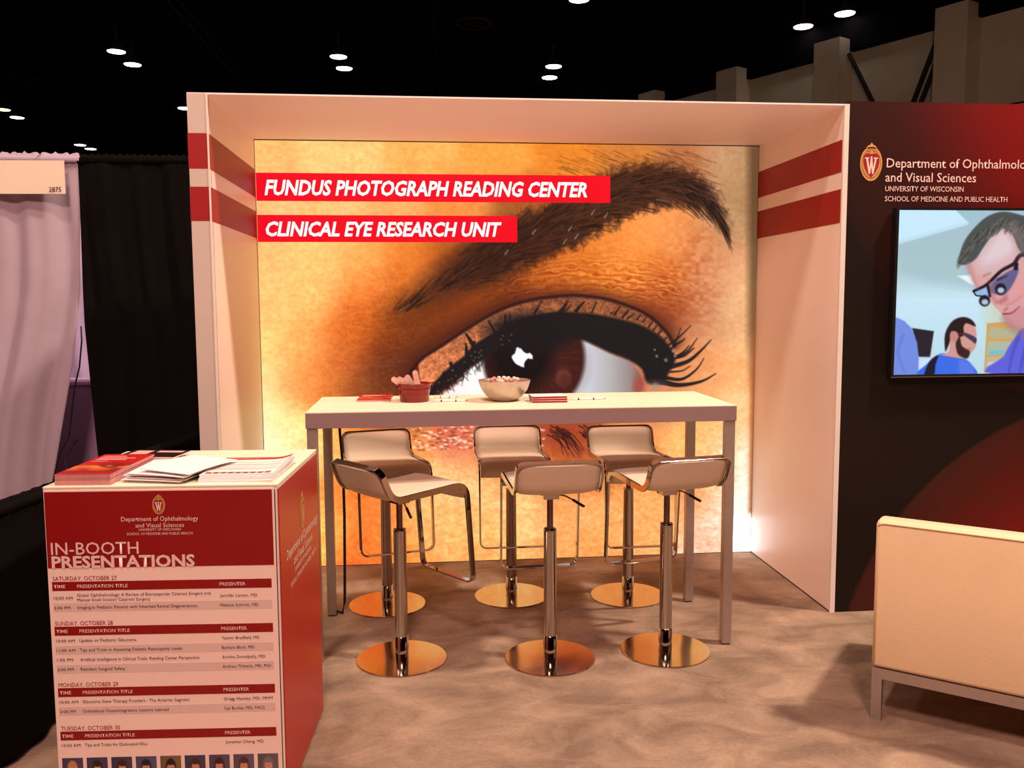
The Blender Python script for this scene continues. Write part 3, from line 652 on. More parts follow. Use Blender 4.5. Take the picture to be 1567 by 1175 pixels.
# ================================================================== DRAPES
def drape(name, m, y, z1, left, right, nf, amp, seed, label, cat='drape', z0=.01, header=True, nx=150, nz=60, ruffle=.012):
    """left/right: functions z -> x of the cloth's edges"""
    rs = np.random.RandomState(seed); ph = rs.rand(6) * 6.28
    t = thing(name, label, cat, (0, 0, 0))
    bm = bmesh.new(); V = []
    for j in range(nz + 1):
        z = z0 + (z1 - z0) * j / nz; row = []
        for i in range(nx + 1):
            s = i / nx; x = left(z) + (right(z) - left(z)) * s; g = (z1 - z) / (z1 - z0)
            ss = s + .015 * math.sin(3 * z + ph[4])
            d = amp * (.35 + .65 * g) * (math.sin(ss * nf * 6.28 + ph[0]) * .6 + math.sin(ss * nf * 2.3 * 6.28 + ph[1] + z) * .25 + math.sin(ss * nf * .43 * 6.28 + ph[2]) * .5)
            if z > z1 - .07: d = d * .4 + .004 * math.sin(s * nf * 40 + ph[3])
            zz = z + (ruffle * (math.sin(s * nf * 33 + ph[5]) * .5 + math.sin(s * nf * 57) * .3) if j == nz else 0)
            row.append(bm.verts.new((x, y + d, zz)))
        V.append(row)
    for j in range(nz):
        for i in range(nx): bm.faces.new((V[j][i], V[j][i + 1], V[j + 1][i + 1], V[j + 1][i]))
    o = obj('cloth', bm, m, t, True)
    sd = o.modifiers.new('thickness', 'SOLIDIFY'); sd.thickness = .0025
    if header:
        obj('rod_pocket', tube([(left(z1), y + .004, z1 - .035), (right(z1), y + .004, z1 - .035)], .021, 12), m, t, True)
    return t
ip = lambda z, zs, xs: float(np.interp(z, zs, xs))
drape('white_drape', M['wdrape'], .57, 2.445, lambda z: -3.3 - .1 * (2.4 - z), lambda z: ip(z, [0, .42, 1.15, 1.6, 2.44], [-1.50, -1.404, -1.25, -1.185, -1.14]), 7, .05, 3, 'tall white pipe-and-drape curtain at the far left, pulled aside at its foot')
drape('black_drape', M['bdrape'], .572, 2.44, lambda z: ip(z, [0, .58, 1.4, 2.42], [-1.09, -1.121, -1.16, -1.155]), lambda z: .6, 8, .035, 9, 'tall black pipe-and-drape curtain between the white curtain and the booth')
drape('lavender_drape', M['lav'], 1.75, 2.3, lambda z: -2.4, lambda z: -.9, 5, .03, 5, 'dim lavender curtain seen through the gap between white and black drapes')
t = thing('grey_cabinet', 'dim purplish cabinet seen low in the gap between the drapes', 'cabinet', (-1.75, 1.2, 0))
obj('body', B(0, .8, 0, .35, .03, .98), M['lavd'], t, bevel=.005); obj('top', B(-.01, .81, -.01, .36, .98, 1.0), M['lav'], t); obj('plinth', B(.02, .78, .02, .33, 0, .03), M['dark'], t)
obj('door', B(.03, .77, -.008, 0, .06, .95), M['lavd'], t)
# pipe frame
pf = thing('drape_frame', 'metal pipe frame carrying the tall white and black drapes', 'frame', (0, .574, 0))
obj('crossbar', tube([(-3.3, .0, 2.408), (.6, .0, 2.408)], .017, 12), M['greyalu'], pf, True)
for x in (-3.28, .58):
    obj('upright', tube([(x, 0, .01), (x, 0, 2.42)], .022, 12), M['greyalu'], pf, True)
    obj('base_plate', B(x - .18, x + .18, -.18, .18, 0, .01), M['greyalu'], pf)
# low side rail
a_, b_ = Vector((-.72, -3.75)), Vector((-.175, -.36)); Lr = (b_ - a_).length; th = math.atan2(b_.y - a_.y, b_.x - a_.x)
lr = drape('low_black_drape', M['bdrape'], 0, .9, lambda z: 0, lambda z: Lr, 9, .022, 12, 'waist-high black drape running back along the left edge of the stand', nx=180, nz=30, ruffle=.0015)
lr.location = (a_.x, a_.y, 0); lr.rotation_euler = (0, 0, th)
for s in (.03, Lr - .03):
    obj('upright', tube([(s, .004, .01), (s, .004, .88)], .018, 12), M['greyalu'], lr, True); obj('base_plate', B(s - .1, s + .1, -.1, .1, 0, .01), M['greyalu'], lr)
# booth number board
bd = thing('number_board', 'cream board printed 2875 hanging from the top of the white drape', 'sign', (-1.985, .49, 2.192))
bm = bmesh.new(); n = 24; fr_, bk_ = [], []
for i in range(n + 1):
    x = i / n * .785; d = .01 * math.sin(x * 5)
    fr_.append([bm.verts.new((x, d, 0)), bm.verts.new((x, d, .196))]); bk_.append([bm.verts.new((x, d + .005, 0)), bm.verts.new((x, d + .005, .196))])
for i in range(n):
    bm.faces.new((fr_[i][0], fr_[i + 1][0], fr_[i + 1][1], fr_[i][1])); bm.faces.new((bk_[i][0], bk_[i][1], bk_[i + 1][1], bk_[i + 1][0]))
    bm.faces.new((fr_[i][1], fr_[i + 1][1], bk_[i + 1][1], bk_[i][1])); bm.faces.new((fr_[i][0], bk_[i][0], bk_[i + 1][0], fr_[i + 1][0]))
for k in (0, n): bm.faces.new((fr_[k][0], fr_[k][1], bk_[k][1], bk_[k][0]))
panel = obj('panel', bm, M['board'], bd)
lettering('2875', .692, .012, .07, .027, M['ink'], panel, -.009, .008)
for x in (.1, .62): obj('hanging_hook', tube([(x, .006, .19), (x, .03, .225), (x, .08, .245), (x, .10, .23)], .002, 6), M['greyalu'], bd)
# cord in the gap
cd = obj('extension_cord', tube([(-1.157, .50, 1.40), (-1.157, .50, 1.31), (-1.175, .49, 1.15), (-1.215, .5, 1.02), (-1.225, .49, .93), (-1.25, .5, .8), (-1.262, .5, .72), (-1.31, .49, .63), (-1.35, .49, .51), (-1.39, .48, .3), (-1.42, .44, .06), (-1.36, .40, .008), (-1.2, .36, .008)], .005, 8), M['dark'], smooth=True)
tag(cd, 'black power cord hanging in the gap beside the white drape', 'cord')
cd = obj('extension_cord', tube([(-1.22, .515, .70), (-1.30, .505, .58), (-1.27, .50, .42), (-1.26, .49, .1), (-1.2, .46, .008)], .004, 8), M['dark'], smooth=True)
tag(cd, 'short second black cord crossing the hanging one near the white drape foot', 'cord')

# ================================================================== DISPLAY COUNTER
ct = thing('display_counter', 'square counter with a red and white presentation schedule on its front', 'counter', (-.19, -2.416, 0), R(-3.6))
cw, cdp = .678, .612
obj('body', B(.003, cw - .003, .004, cdp, 0.02, .985), M['white'], ct); obj('plinth', B(.02, cw - .02, .03, cdp - .02, 0, .02), M['dark'], ct)
obj('top_panel', B(-.003, cw + .003, -.003, cdp + .003, .994, 1.0), M['top'], ct, bevel=.001)
obj('top_rim', B(-.002, cw + .002, -.002, cdp + .002, .985, .994), M['white'], ct)
obj('corner_groove', B(cw - .0075, cw - .0045, -.002, .004, .01, .985), M['dark'], ct)
obj('corner_post', B(cw - .0045, cw, -.004, .004, .01, .985), M['white'], ct)
fp = obj('front_panel', B(-.001, cw - .0075, -.004, .004, .01, .99), M['sheet'], ct, bevel=.0006)
Y0 = -.0046
fp_red = obj('header_print', B(.001, .664, Y0, -.004, .756, .985), M['redc'], fp)
def fl(s, x, z, wd, cap, m, bold=0): return lettering(s, x, z, wd, cap, m, fp, -.0056, bold)
wi, ik = M['whiteink'], M['ink']
class FP: pass
crest(ct, .332, .944, .062, -.0050, M['goldink'], M['golddark'], M['redink'], wi)
fl('Department of Ophthalmology', .221, .895, .225, .0135, wi, .003); fl('and Visual Sciences', .262, .876, .142, .0125, wi, .003)
fl('UNIVERSITY OF WISCONSIN', .271, .8655, .123, .0072, wi); fl('SCHOOL OF MEDICINE AND PUBLIC HEALTH', .236, .853, .192, .0075, wi)
fl('IN-BOOTH', .013, .797, .255, .036, wi, .004); fl('PRESENTATIONS', .013, .757, .418, .034, wi, .032)
def day(z, s, wd, rows):
    fl(s, .013, z + .0315, wd, .0125, M['redink'], 0)
    obj('header_bar', B(.01, .655, -.0046, -.004, z, z + .0275), M['redc'], fp)
    fl('TIME', .015, z + .0085, .034, .010, wi, .01); fl('PRESENTATION TITLE', .083, z + .0085, .148, .010, wi, .01); fl('PRESENTER', .501, z + .0085, .077, .010, wi, .01)
    for k, (tm, tl, tw, pr, pw) in enumerate(rows):
        zt = z - .0295 * (k + 1) + .0095 - (.006 if len(rows) == 2 and z > .6 else 0)
        if k % 2: obj('row_tint', B(.01, .655, -.0044, -.004, zt - .0085, zt + .0185), M['band'], fp)
        fl(tm, .013, zt, .055 if tm[0] == '1' and len(tm) == 8 else .047, .0085, ik)
        if isinstance(tl, tuple):
            fl(tl[0], .081, zt + .008, tw[0], .009, ik); fl(tl[1], .081, zt - .0065, tw[1], .009, ik)
        else: fl(tl, .081, zt, tw, .0092, ik)
        fl(pr, .501, zt, pw, .0088, ik)
day(.687, 'SATURDAY, OCTOBER 27', .187, [('10:00 AM', ('Global Ophthalmology: A Review of Extracapsular Cataract Surgery and', 'Manual Small Incision Cataract Surgery'), (.392, .214), 'Jennifer Larson, MD', .111), ('3:00 PM', 'Imaging in Pediatric Patients with Inherited Retinal Degenerations', .352, 'Melanie Schmitt, MD', .113)])
day(.55, 'SUNDAY, OCTOBER 28', .169, [('10:00 AM', 'Update on Pediatric Glaucoma', .168, 'Yasmin Bradfield, MD', .113), ('11:00 AM', 'Tips and Tricks in Assessing Diabetic Retinopathy Levels', .302, 'Barbara Blodi, MD', .097), ('1:00 PM', 'Artificial Intelligence in Clinical Trials: Reading Center Perspective', .352, 'Amitha Domalpally, MD', .128), ('3:00 PM', 'Resident Surgical Safety', .131, 'Andrew Thliveris, MD, PhD', .145)])
day(.36, 'MONDAY, OCTOBER 29', .176, [('10:00 AM', 'Glaucoma Gene Therapy Frontiers - The Anterior Segment', .318, 'Gregg Heatley, MD, MMM', .146), ('2:00 PM', 'Orbitofacial Osseointegration: Lessons Learned', .255, 'Cat Burkat, MD, FACS', .122)])
day(.224, 'TUESDAY, OCTOBER 30', .175, [('10:00 AM', 'Tips and Tricks for Dislocated IOLs', .186, 'Jonathan Chang, MD', .115)])
M['photo'] = print_mat('printed_photo', 0, .5)
def portrait(hair, long_, bg, cloth, hx):
    def f(a):
        a.c[:] = bg; a.c *= (1 + .15 * (a.X - .5))[..., None]
        a.ell(.5, 1.08, .46, .36, cloth, .06)
        a.ell(.5 + hx, .42, .25, .32, hair, .08)
        if long_: a.poly([(.26, .42), (.74, .42), (.80, .85), (.2, .85)], hair, .03)
        a.ell(.5 + hx, .74, .10, .14, (198, 128, 108), .1); a.ell(.5 + hx, .47, .175, .25, (216, 148, 126), .07)
        a.ell(.5 + hx, .27, .2, .09, hair, .12)
        for sx in (-.07, .07): a.ell(.5 + hx + sx, .44, .025, .018, (60, 32, 30), .3)
        a.ell(.5 + hx, .60, .06, .018, (176, 74, 70), .3); a.ell(.5 + hx, .53, .02, .02, (190, 116, 100), .4)
    return f
ports = [((196,138,84),0,(74,62,92),(120,40,60)),((40,24,26),1,(70,58,86),(190,180,180)),((52,30,28),1,(66,56,84),(150,60,60)),((30,22,28),0,(84,80,110),(150,150,180)),((34,20,20),1,(120,96,60),(60,40,40)),((70,42,30),0,(70,60,88),(60,60,90)),((60,30,26),1,(86,72,100),(40,30,40)),((80,44,36),1,(96,84,106),(60,50,60)),((120,112,110),0,(96,88,92),(72,64,60))]
for k, (hr, lg, bg, cl) in enumerate(ports):
    x = .0105 + k * .0732
    raster('portrait_photo', x, x + .062, .085, .168, 22, 30, portrait(hr, lg, bg, cl, .01 * ((k % 3) - 1)), M['photo'], fp, -.0046)
# side panel (faces +x)
sp = obj('side_panel', B(cw, cw + .004, .005, cdp, .01, .985), M['redside'], ct, bevel=.0006)
crest(ct, .33, .843, .128, cw * 0 - (cw + .0046), M['goldink'], M['golddark'], M['redside'], M['goldink'], axis='y')
xs = cw + .0052
def slt(s, x, z, wd, cap, b=0): return lettering(s, x, z, wd, cap, wi, sp, xs, b, 0, 'y')
slt('Department of Ophthalmology', .082, .742, .497, .031, .002); slt('and Visual Sciences', .178, .700, .305, .030, .002)
slt('UNIVERSITY OF WISCONSIN', .190, .672, .262, .016); slt('SCHOOL OF MEDICINE AND PUBLIC HEALTH', .125, .640, .416, .017)

# ---- printed matter on the counter
def sheet(name, w_, d, th_, m, bend=lambda x, y: 0, nx=10, ny=8, parent=None):
    bm = bmesh.new(); T, Bt = [], []
    for j in range(ny + 1):
        T.append([]); Bt.append([])
        for i in range(nx + 1):
            x = w_ * i / nx; y = d * j / ny; z = bend(i / nx, j / ny)
            T[j].append(bm.verts.new((x, y, z + th_))); Bt[j].append(bm.verts.new((x, y, z)))
    for j in range(ny):
        for i in range(nx):
            bm.faces.new((T[j][i], T[j][i + 1], T[j + 1][i + 1], T[j + 1][i])); bm.faces.new((Bt[j][i], Bt[j + 1][i], Bt[j + 1][i + 1], Bt[j][i + 1]))
    for i in range(nx):
        bm.faces.new((T[0][i], Bt[0][i], Bt[0][i + 1], T[0][i + 1])); bm.faces.new((T[ny][i], T[ny][i + 1], Bt[ny][i + 1], Bt[ny][i]))
    for j in range(ny):
        bm.faces.new((T[j][0], T[j + 1][0], Bt[j + 1][0], Bt[j][0])); bm.faces.new((T[j][nx], Bt[j][nx], Bt[j + 1][nx], T[j + 1][nx]))
    return obj(name, bm, m, parent)
def paint_cover(a):
    h, w_ = a.X.shape; n = vnoise(h, w_, 12, 9, 61); n2 = vnoise(h, w_, 5, 4, 62)
    a.c[:] = (178, 10, 16)
    a.poly([(0, .98), (1, .98), (1, .52), (.6, .44), (0, .60)], (120, 14, 10), .08)
    a.blend(np.exp(-((a.Y - .72) / .14) ** 2) * np.clip(.5 + 2.2 * n + n2, 0, 1), (205, 90, 34))
    a.blend(np.exp(-((a.Y - .64) / .05) ** 2) * np.clip(.3 + 2 * n2, 0, 1), (220, 150, 60))
    a.poly([(0, 1.0), (1, 1.0), (1, .93), (0, .93)], (178, 10, 16), .01)
def brochure(loc, rz, w_, d, th_, z, label, group, cover=False):
    t = thing('brochure', label, 'brochure', (loc[0], loc[1], z), rz, group)
    obj('pages', B(.0005, w_ - .0005, .0005, d - .0005, .0002, th_ - .0002), M['pinkpaper'], t)
    obj('cover', B(0, w_, 0, d, th_ - .0003, th_), M['redc'], t)
    if cover:
        bm = M['photo']
        o = raster('cover_print', 0, w_, 0, d, 40, 60, paint_cover, bm, t); 
        co = np.empty(len(o.data.vertices) * 3); o.data.vertices.foreach_get('co', co); co = co.reshape(-1, 3)
        o.data.vertices.foreach_set('co', np.stack([co[:, 0], co[:, 2], np.full(len(co), th_ + .0003)], 1).ravel()); o.data.update()
        for k, (x, y, l, c) in enumerate(((.08, .70, .60, .035), (.08, .77, .72, .035), (.08, .84, .5, .022), (.08, .89, .44, .02), (.08, .62, .3, .018))):
            q = B(x * w_, (x + l) * w_, y * d, (y + c * .5) * d, th_ + .0003, th_ + .0006); obj('cover_line', q, M['whiteink'], t)
    return t
ax, ay = -.163, -2.405
for k in range(8):
    top = k == 7
    brochure((ax + random.uniform(-.0015, .0015), ay + random.uniform(-.0015, .0015)), R(-4 + random.uniform(-.5, .5)), .163, .345, .0041, 1.0 + k * .0042,
             'top red brochure with fiery cover on the stack at the counter front left' if top else 'pink-edged brochure in the left stack on the counter, ' + ORD[min(k, 6)], 'brochures stacked on the counter', top)
# white folded sheets
def tent(a, b, c): return lambda x, y: a * math.sin(math.pi * x) + b * x * x * (1 - y) + c * y
for k in range(7):
    t = k / 6; top = k == 6
    w_, d = .19, .26
    sb = (lambda x, y, k=k: .0035 * k * (1 - .55 * abs(x - .45) * 2) * 0 + .004 * math.sin(math.pi * x) * (k / 6) + (.006 * (1 - x) ** 2 * (k / 6)))
    o = sheet('folded_sheet', w_, d, .0019, M['paper'], sb)
    o.location = (.018 + random.uniform(-.012, .012) + .010 * t, -2.375 + .012 * math.sin(k * 2), 1.0 + k * .0033); o.rotation_euler = (0, 0, R(-10 + 7 * math.sin(k * 1.9)))
    tag(o, 'uppermost blank white folded sheet on the middle stack on the counter' if top else 'white folded sheet fanned in the middle stack on the counter, ' + ORD[min(k, 6)], 'paper', 'white folded sheets on the counter')
o = sheet('folded_sheet', .17, .25, .0022, M['paper'], lambda x, y: .003 + .013 * (1 - x) * .7 + .004 * math.sin(math.pi * y))
o.location = (.072, -2.372, 1.0255); o.rotation_euler = (0, 0, R(-22))
tag(o, 'loose blank white sheet tilted across the middle stack towards the flyers', 'paper', 'white folded sheets on the counter')
# flyers with red header
curl = lambda x, y: .012 * max(0, (x - .72) / .28) ** 2 * (.3 + .7 * y)
def paint_flyer(a):
    a.c[:] = (244, 234, 228)
    a.poly([(.0, .0), (1, .0), (1, .13), (0, .17)], (176, 16, 18), .012)
    for k, y in enumerate((.30, .44, .56, .68)):
        a.poly([(.06, y), (.94, y), (.94, y + .018), (.06, y + .018)], (120, 60, 60) if k % 2 else (170, 150, 146), .01)
        for j in range(2): a.poly([(.06, y + .045 + .03 * j), (.5 + .2 * j, y + .045 + .03 * j), (.5 + .2 * j, y + .057 + .03 * j), (.06, y + .057 + .03 * j)], (205, 190, 186), .006)
    for k in range(9): a.poly([(.05 + k * .1, .86), (.13 + k * .1, .86), (.13 + k * .1, .95), (.05 + k * .1, .95)], (120, 70, 74), .01)
for k in range(6):
    top = k == 5; t = thing('flyer', 'topmost printed flyer with a red header strip on the right-hand stack' if top else 'white flyer in the right-hand stack on the counter, ' + ORD[k], 'flyer', (.250 + random.uniform(-.003, .003), -2.412 + .003 * k, 1.0 + k * .0036), R(-4 + random.uniform(-1.3, 1.3)), 'printed flyers on the counter')
    cv = (lambda x, y, k=k: curl(x, y) * (.3 + k / 7))
    obj('pages', sheet('pages', .222, .29, .0030, M['paper'], cv, 24, 8).data, M['paper'], t)
    bpy.data.objects.remove([q for q in C.objects if q.name.startswith('pages') and q.parent is None][0])
    if top:
        o = raster('printed_side', 0, 1, 0, 1, 70, 60, paint_flyer, M['photo'], t)
        co = np.empty(len(o.data.vertices) * 3); o.data.vertices.foreach_get('co', co); co = co.reshape(-1, 3)
        zz = np.array([cv(x, z) for x, _, z in co]) + .0034
        o.data.vertices.foreach_set('co', np.stack([co[:, 0] * .222, co[:, 2] * .29, zz], 1).ravel()); o.data.update()
        for k2, (s, wd, z_) in enumerate((('IN-BOOTH PRESENTATIONS', .11, .262),)):
            l = lettering(s, .012, 0, wd, .008, M['whiteink'], t, 0, .01)
            for v in l.data.vertices: v.co = Vector((v.co.x, z_ + v.co.z, .0038))
# dark magazines behind
M['darkcover'] = mat('dark_magazine_cover', (46, 24, 28), .3, noise=(40, .5))
for k in range(4):
    top = k == 3; t = thing('magazine', 'top dark glossy magazine behind the red brochures on the counter' if top else 'dark magazine in the pile behind the red brochures, ' + ORD[k], 'magazine', (-.138 + .006 * k, -2.035 + .004 * k, 1.0 + k * .0048), R(-4 - 2 * k), 'dark magazines on the counter')
    obj('pages', B(.001, .204, .001, .139, .0003, .0042), M['paper'], t); obj('cover', B(0, .205, 0, .14, .0042, .0047), M['darkcover'], t)
    if top:
        obj('cover_photo', B(.02, .08, .02, .12, .0047, .005), M['stick'], t); obj('cover_title', B(.1, .19, .09, .12, .0047, .005), M['pinkpaper'], t)
# lanyard beads
bs = thing('bead_chain', 'small coil of dark red beads behind the white sheets on the counter', 'beads', (.085, -2.0, 1.0))
for k in range(9):
    obj('bead', lathe([(0, 0), (.004, .0012), (.0055, .0055), (.004, .0098), (0, .011)], 10), M['redink'] if k % 2 else M['dark'], bs, True, loc=(.05 * k / 9 + .004 * math.sin(k * 2), .012 * math.cos(k * 1.3), 0))

# ================================================================== BAR TABLE
tb = thing('bar_table', 'long white-topped bar-height table with grey metal legs in front of the mural', 'table', (.43, -1.40, 0))
tw, td = 1.85, .61
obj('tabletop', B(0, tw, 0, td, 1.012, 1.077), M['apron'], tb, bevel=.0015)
obj('top_laminate', B(.001, tw - .001, .001, td - .001, 1.077, 1.080), M['top'], tb)
for x in (.004, tw - .046):
    for y in (.004, td - .046): obj('leg', B(x, x + .042, y, y + .042, .006, 1.012), M['legm'], tb, bevel=.002)
for x in (.01, tw - .04):
    for y in (.01, td - .04): obj('foot_pad', B(x, x + .03, y, y + .03, 0, .006), M['dark'], tb)
cb = obj('power_cable', tube([(.508, -.80, 1.009), (.512, -.80, .9), (.522, -.8, .75), (.524, -.8, .5), (.52, -.8, .25), (.516, -.8, .06), (.505, -.81, .01), (.44, -.75, .008)], .007, 8), M['dark'], smooth=True)
tag(cb, 'black cable running down the back left leg of the bar table', 'cable')

# ---- on the table
Z = 1.0805
bk = thing('bucket', 'small dark red metal bucket full of tan sticks on the bar table', 'bucket', (.878, -1.04, Z))
prof = [(0, 0), (.064, 0), (.066, .002), (.0695, .034), (.0701, .0345), (.0700, .036), (.0731, .056), (.0737, .0565), (.0734, .058), (.0765, .080), (.0785, .082), (.0785, .085), (.0765, .085), (.068, .030), (.062, .004), (0, .004)]
obj('shell', lathe(prof, 40), M['bucket'], bk, True)
for s in (-1, 1):
    obj('handle_ear', tube([(s * .078, 0, .062), (s * .086, 0, .072), (s * .087, 0, .082), (s * .080, 0, .088)], .004, 8), M['bucket'], bk, True)
def stick_mesh(L, r):
    pts = [(r * math.cos(t), L + r * math.sin(t)) for t in [math.pi * i / 10 for i in range(11)]] + [(-r, 0), (r, 0)]
    return poly_prism(pts, -.002, .002)
protom = None
sticks = [(.035, -.012, -53, 6, .160, 'leftmost tan stick leaning far out of the red bucket'), (.035, .016, -47, 0, .140, 'second tan stick leaning left in the red bucket'), (.030, -.020, -42, -4, .125, 'broad tan stick leaning left in the front of the bucket'), (.035, .006, -38, 3, .120, 'tan stick leaning left near the middle of the bucket'),
          (.045, -.022, -35, -6, .105, 'short tan stick leaning left at the right of the bucket'), (.030, .028, -12, 8, .125, 'upright tan stick with a hole at the back right of the bucket'), (.028, .032, -30, 4, .118, 'tan stick leaning at the back of the bucket')]
for i, (dx, dy, an, tilt, L, lab) in enumerate(sticks):
    t = thing('wooden_stick', lab, 'stick', (.878 + dx, -1.04 + dy, Z + .006), 0, 'tan sticks in the red bucket')
    t.rotation_euler = (R(-tilt * .6), R(an), 0)
    obj('blade', stick_mesh(L, .0125), M['stick'], t)
    bm = lathe([(.003, 0), (.0055, 0), (.0055, .0008), (.003, .0008), (.003, 0)], 12)
    o = obj('eyelet', bm, M['whiteink'], t); o.location = (0, -.002, L); o.rotation_euler = (math.pi / 2, 0, 0)
bw_ = thing('bowl', 'round brushed metal bowl of wrapped candies in the middle of the bar table', 'bowl', (1.292, -1.07, Z))
obj('shell', lathe([(0, 0), (.05, 0), (.058, .003), (.085, .024), (.106, .052), (.117, .082), (.1195, .094), (.1215, .0955), (.1185, .0965), (.115, .084), (.103, .055), (.082, .028), (.055, .008), (0, .005)], 48), M['bowl'], bw_, True)
rs = random.Random(4); cnt = 0
for lay, (z, rad, num) in enumerate(((.020, .030, 6), (.036, .060, 12), (.054, .078, 15), (.072, .088, 16), (.078, .055, 10), (.084, .02, 3), (.097, .060, 7), (.102, .026, 3))):
    for k in range(num):
        a_ = 6.283 * k / num + lay; r_ = rad
        o_ = obj('candy', lathe([(0, -.0115), (.007, -.009), (.0115, 0), (.007, .009), (0, .0115)], 9), M['candy'] if rs.random() < .7 else M['cand2'], None, True)
        o_.location = (1.292 + r_ * math.cos(a_), -1.07 + r_ * math.sin(a_), Z + z + rs.uniform(-.002, .002)); o_.rotation_euler = (rs.random() * 3, rs.random() * 3, 0)
        hi = lay >= 6
        tag(o_, 'round candy heaped above the rim of the metal bowl' if hi else 'round candy down inside the metal bowl', 'candy', 'candies heaped over the bowl rim' if hi else 'candies inside the bowl'); cnt += 1
for k in range(3):
    t = thing('notecard_pack', ['lowest', 'middle', 'topmost'][k] + ' red-edged pack in the small stack right of the metal bowl', 'notecards', (1.409, -1.19, Z + .0098 * k), R(1 + k), 'red-edged note packs on the bar table')
    obj('cards', B(0, .158, 0, .115, 0, .0078), M['redc'], t, bevel=.0006); obj('top_card', B(-.001, .157, .001, .116, .0079, .0095), M['paper'], t)
def pen(x, y, rz, L, lab):
    t = thing('pen', lab, 'pen', (x, y, Z + .005), rz, 'white pens on the bar table')
    def cyl(name, a, b, r, m): o = obj(name, lathe([(0, a), (r, a), (r, b), (0, b)], 12), m, t, True); o.rotation_euler = (0, math.pi / 2, 0)
    cyl('barrel', 0, L, .0044, M['paper']); cyl('grip_ring', L * .27, L * .31, .0049, M['dark']); cyl('grip_ring', L * .70, L * .74, .0049, M['dark']); cyl('tip', L, L + .01, .002, M['greyalu'])
pen(.955, -1.09, R(2), .155, 'white pen with dark rings lying right of the red bucket')
pen(1.585, -1.10, R(0), .165, 'white pen with dark rings lying right of the note packs')
pen(.97, -.93, R(-3), .10, 'short white pen lying behind the red bucket near the back edge')
for k in range(2):
    brochure((.613, -1.028 + .002 * k), R(-2 + k), .152, .225, .0042, Z + k * .0044, ['lower', 'upper'][k] + ' red brochure lying at the left end of the bar table', 'brochures on the bar table', k == 1)

# ================================================================== STOOLS
def strap(path, wide, thick, normals):
    """closed ribbon loop; wide lies along the given normal, thick across it"""
    bm = bmesh.new(); n = len(path); rings = []
    for i in range(n):
        t = (path[(i + 1) % n] - path[i - 1]).normalized(); N = (normals[i] - t * normals[i].dot(t)).normalized(); S = t.cross(N)
        rings.append([bm.verts.new(path[i] + N * a + S * b) for a, b in ((wide / 2, thick / 2), (wide / 2, -thick / 2), (-wide / 2, -thick / 2), (-wide / 2, thick / 2))])
    for i in range(n):
        a, b = rings[i], rings[(i + 1) % n]
        for k in range(4): bm.faces.new((a[k], a[(k + 1) % 4], b[(k + 1) % 4], b[k]))
    return bm
def arc_path(pts, rads, seg=7):
    """2-D polyline with rounded corners"""
    out = [Vector(pts[0])]
    for i in range(1, len(pts) - 1):
        p = Vector(pts[i]); a = (Vector(pts[i - 1]) - p); b = (Vector(pts[i + 1]) - p); r = min(rads[i], a.length * .49, b.length * .49)
        p0 = p + a.normalized() * r; p1 = p + b.normalized() * r
        for k in range(seg + 1):
            t = k / seg; out.append((1 - t) ** 2 * p0 + 2 * t * (1 - t) * p + t * t * p1)
    out.append(Vector(pts[-1])); return out
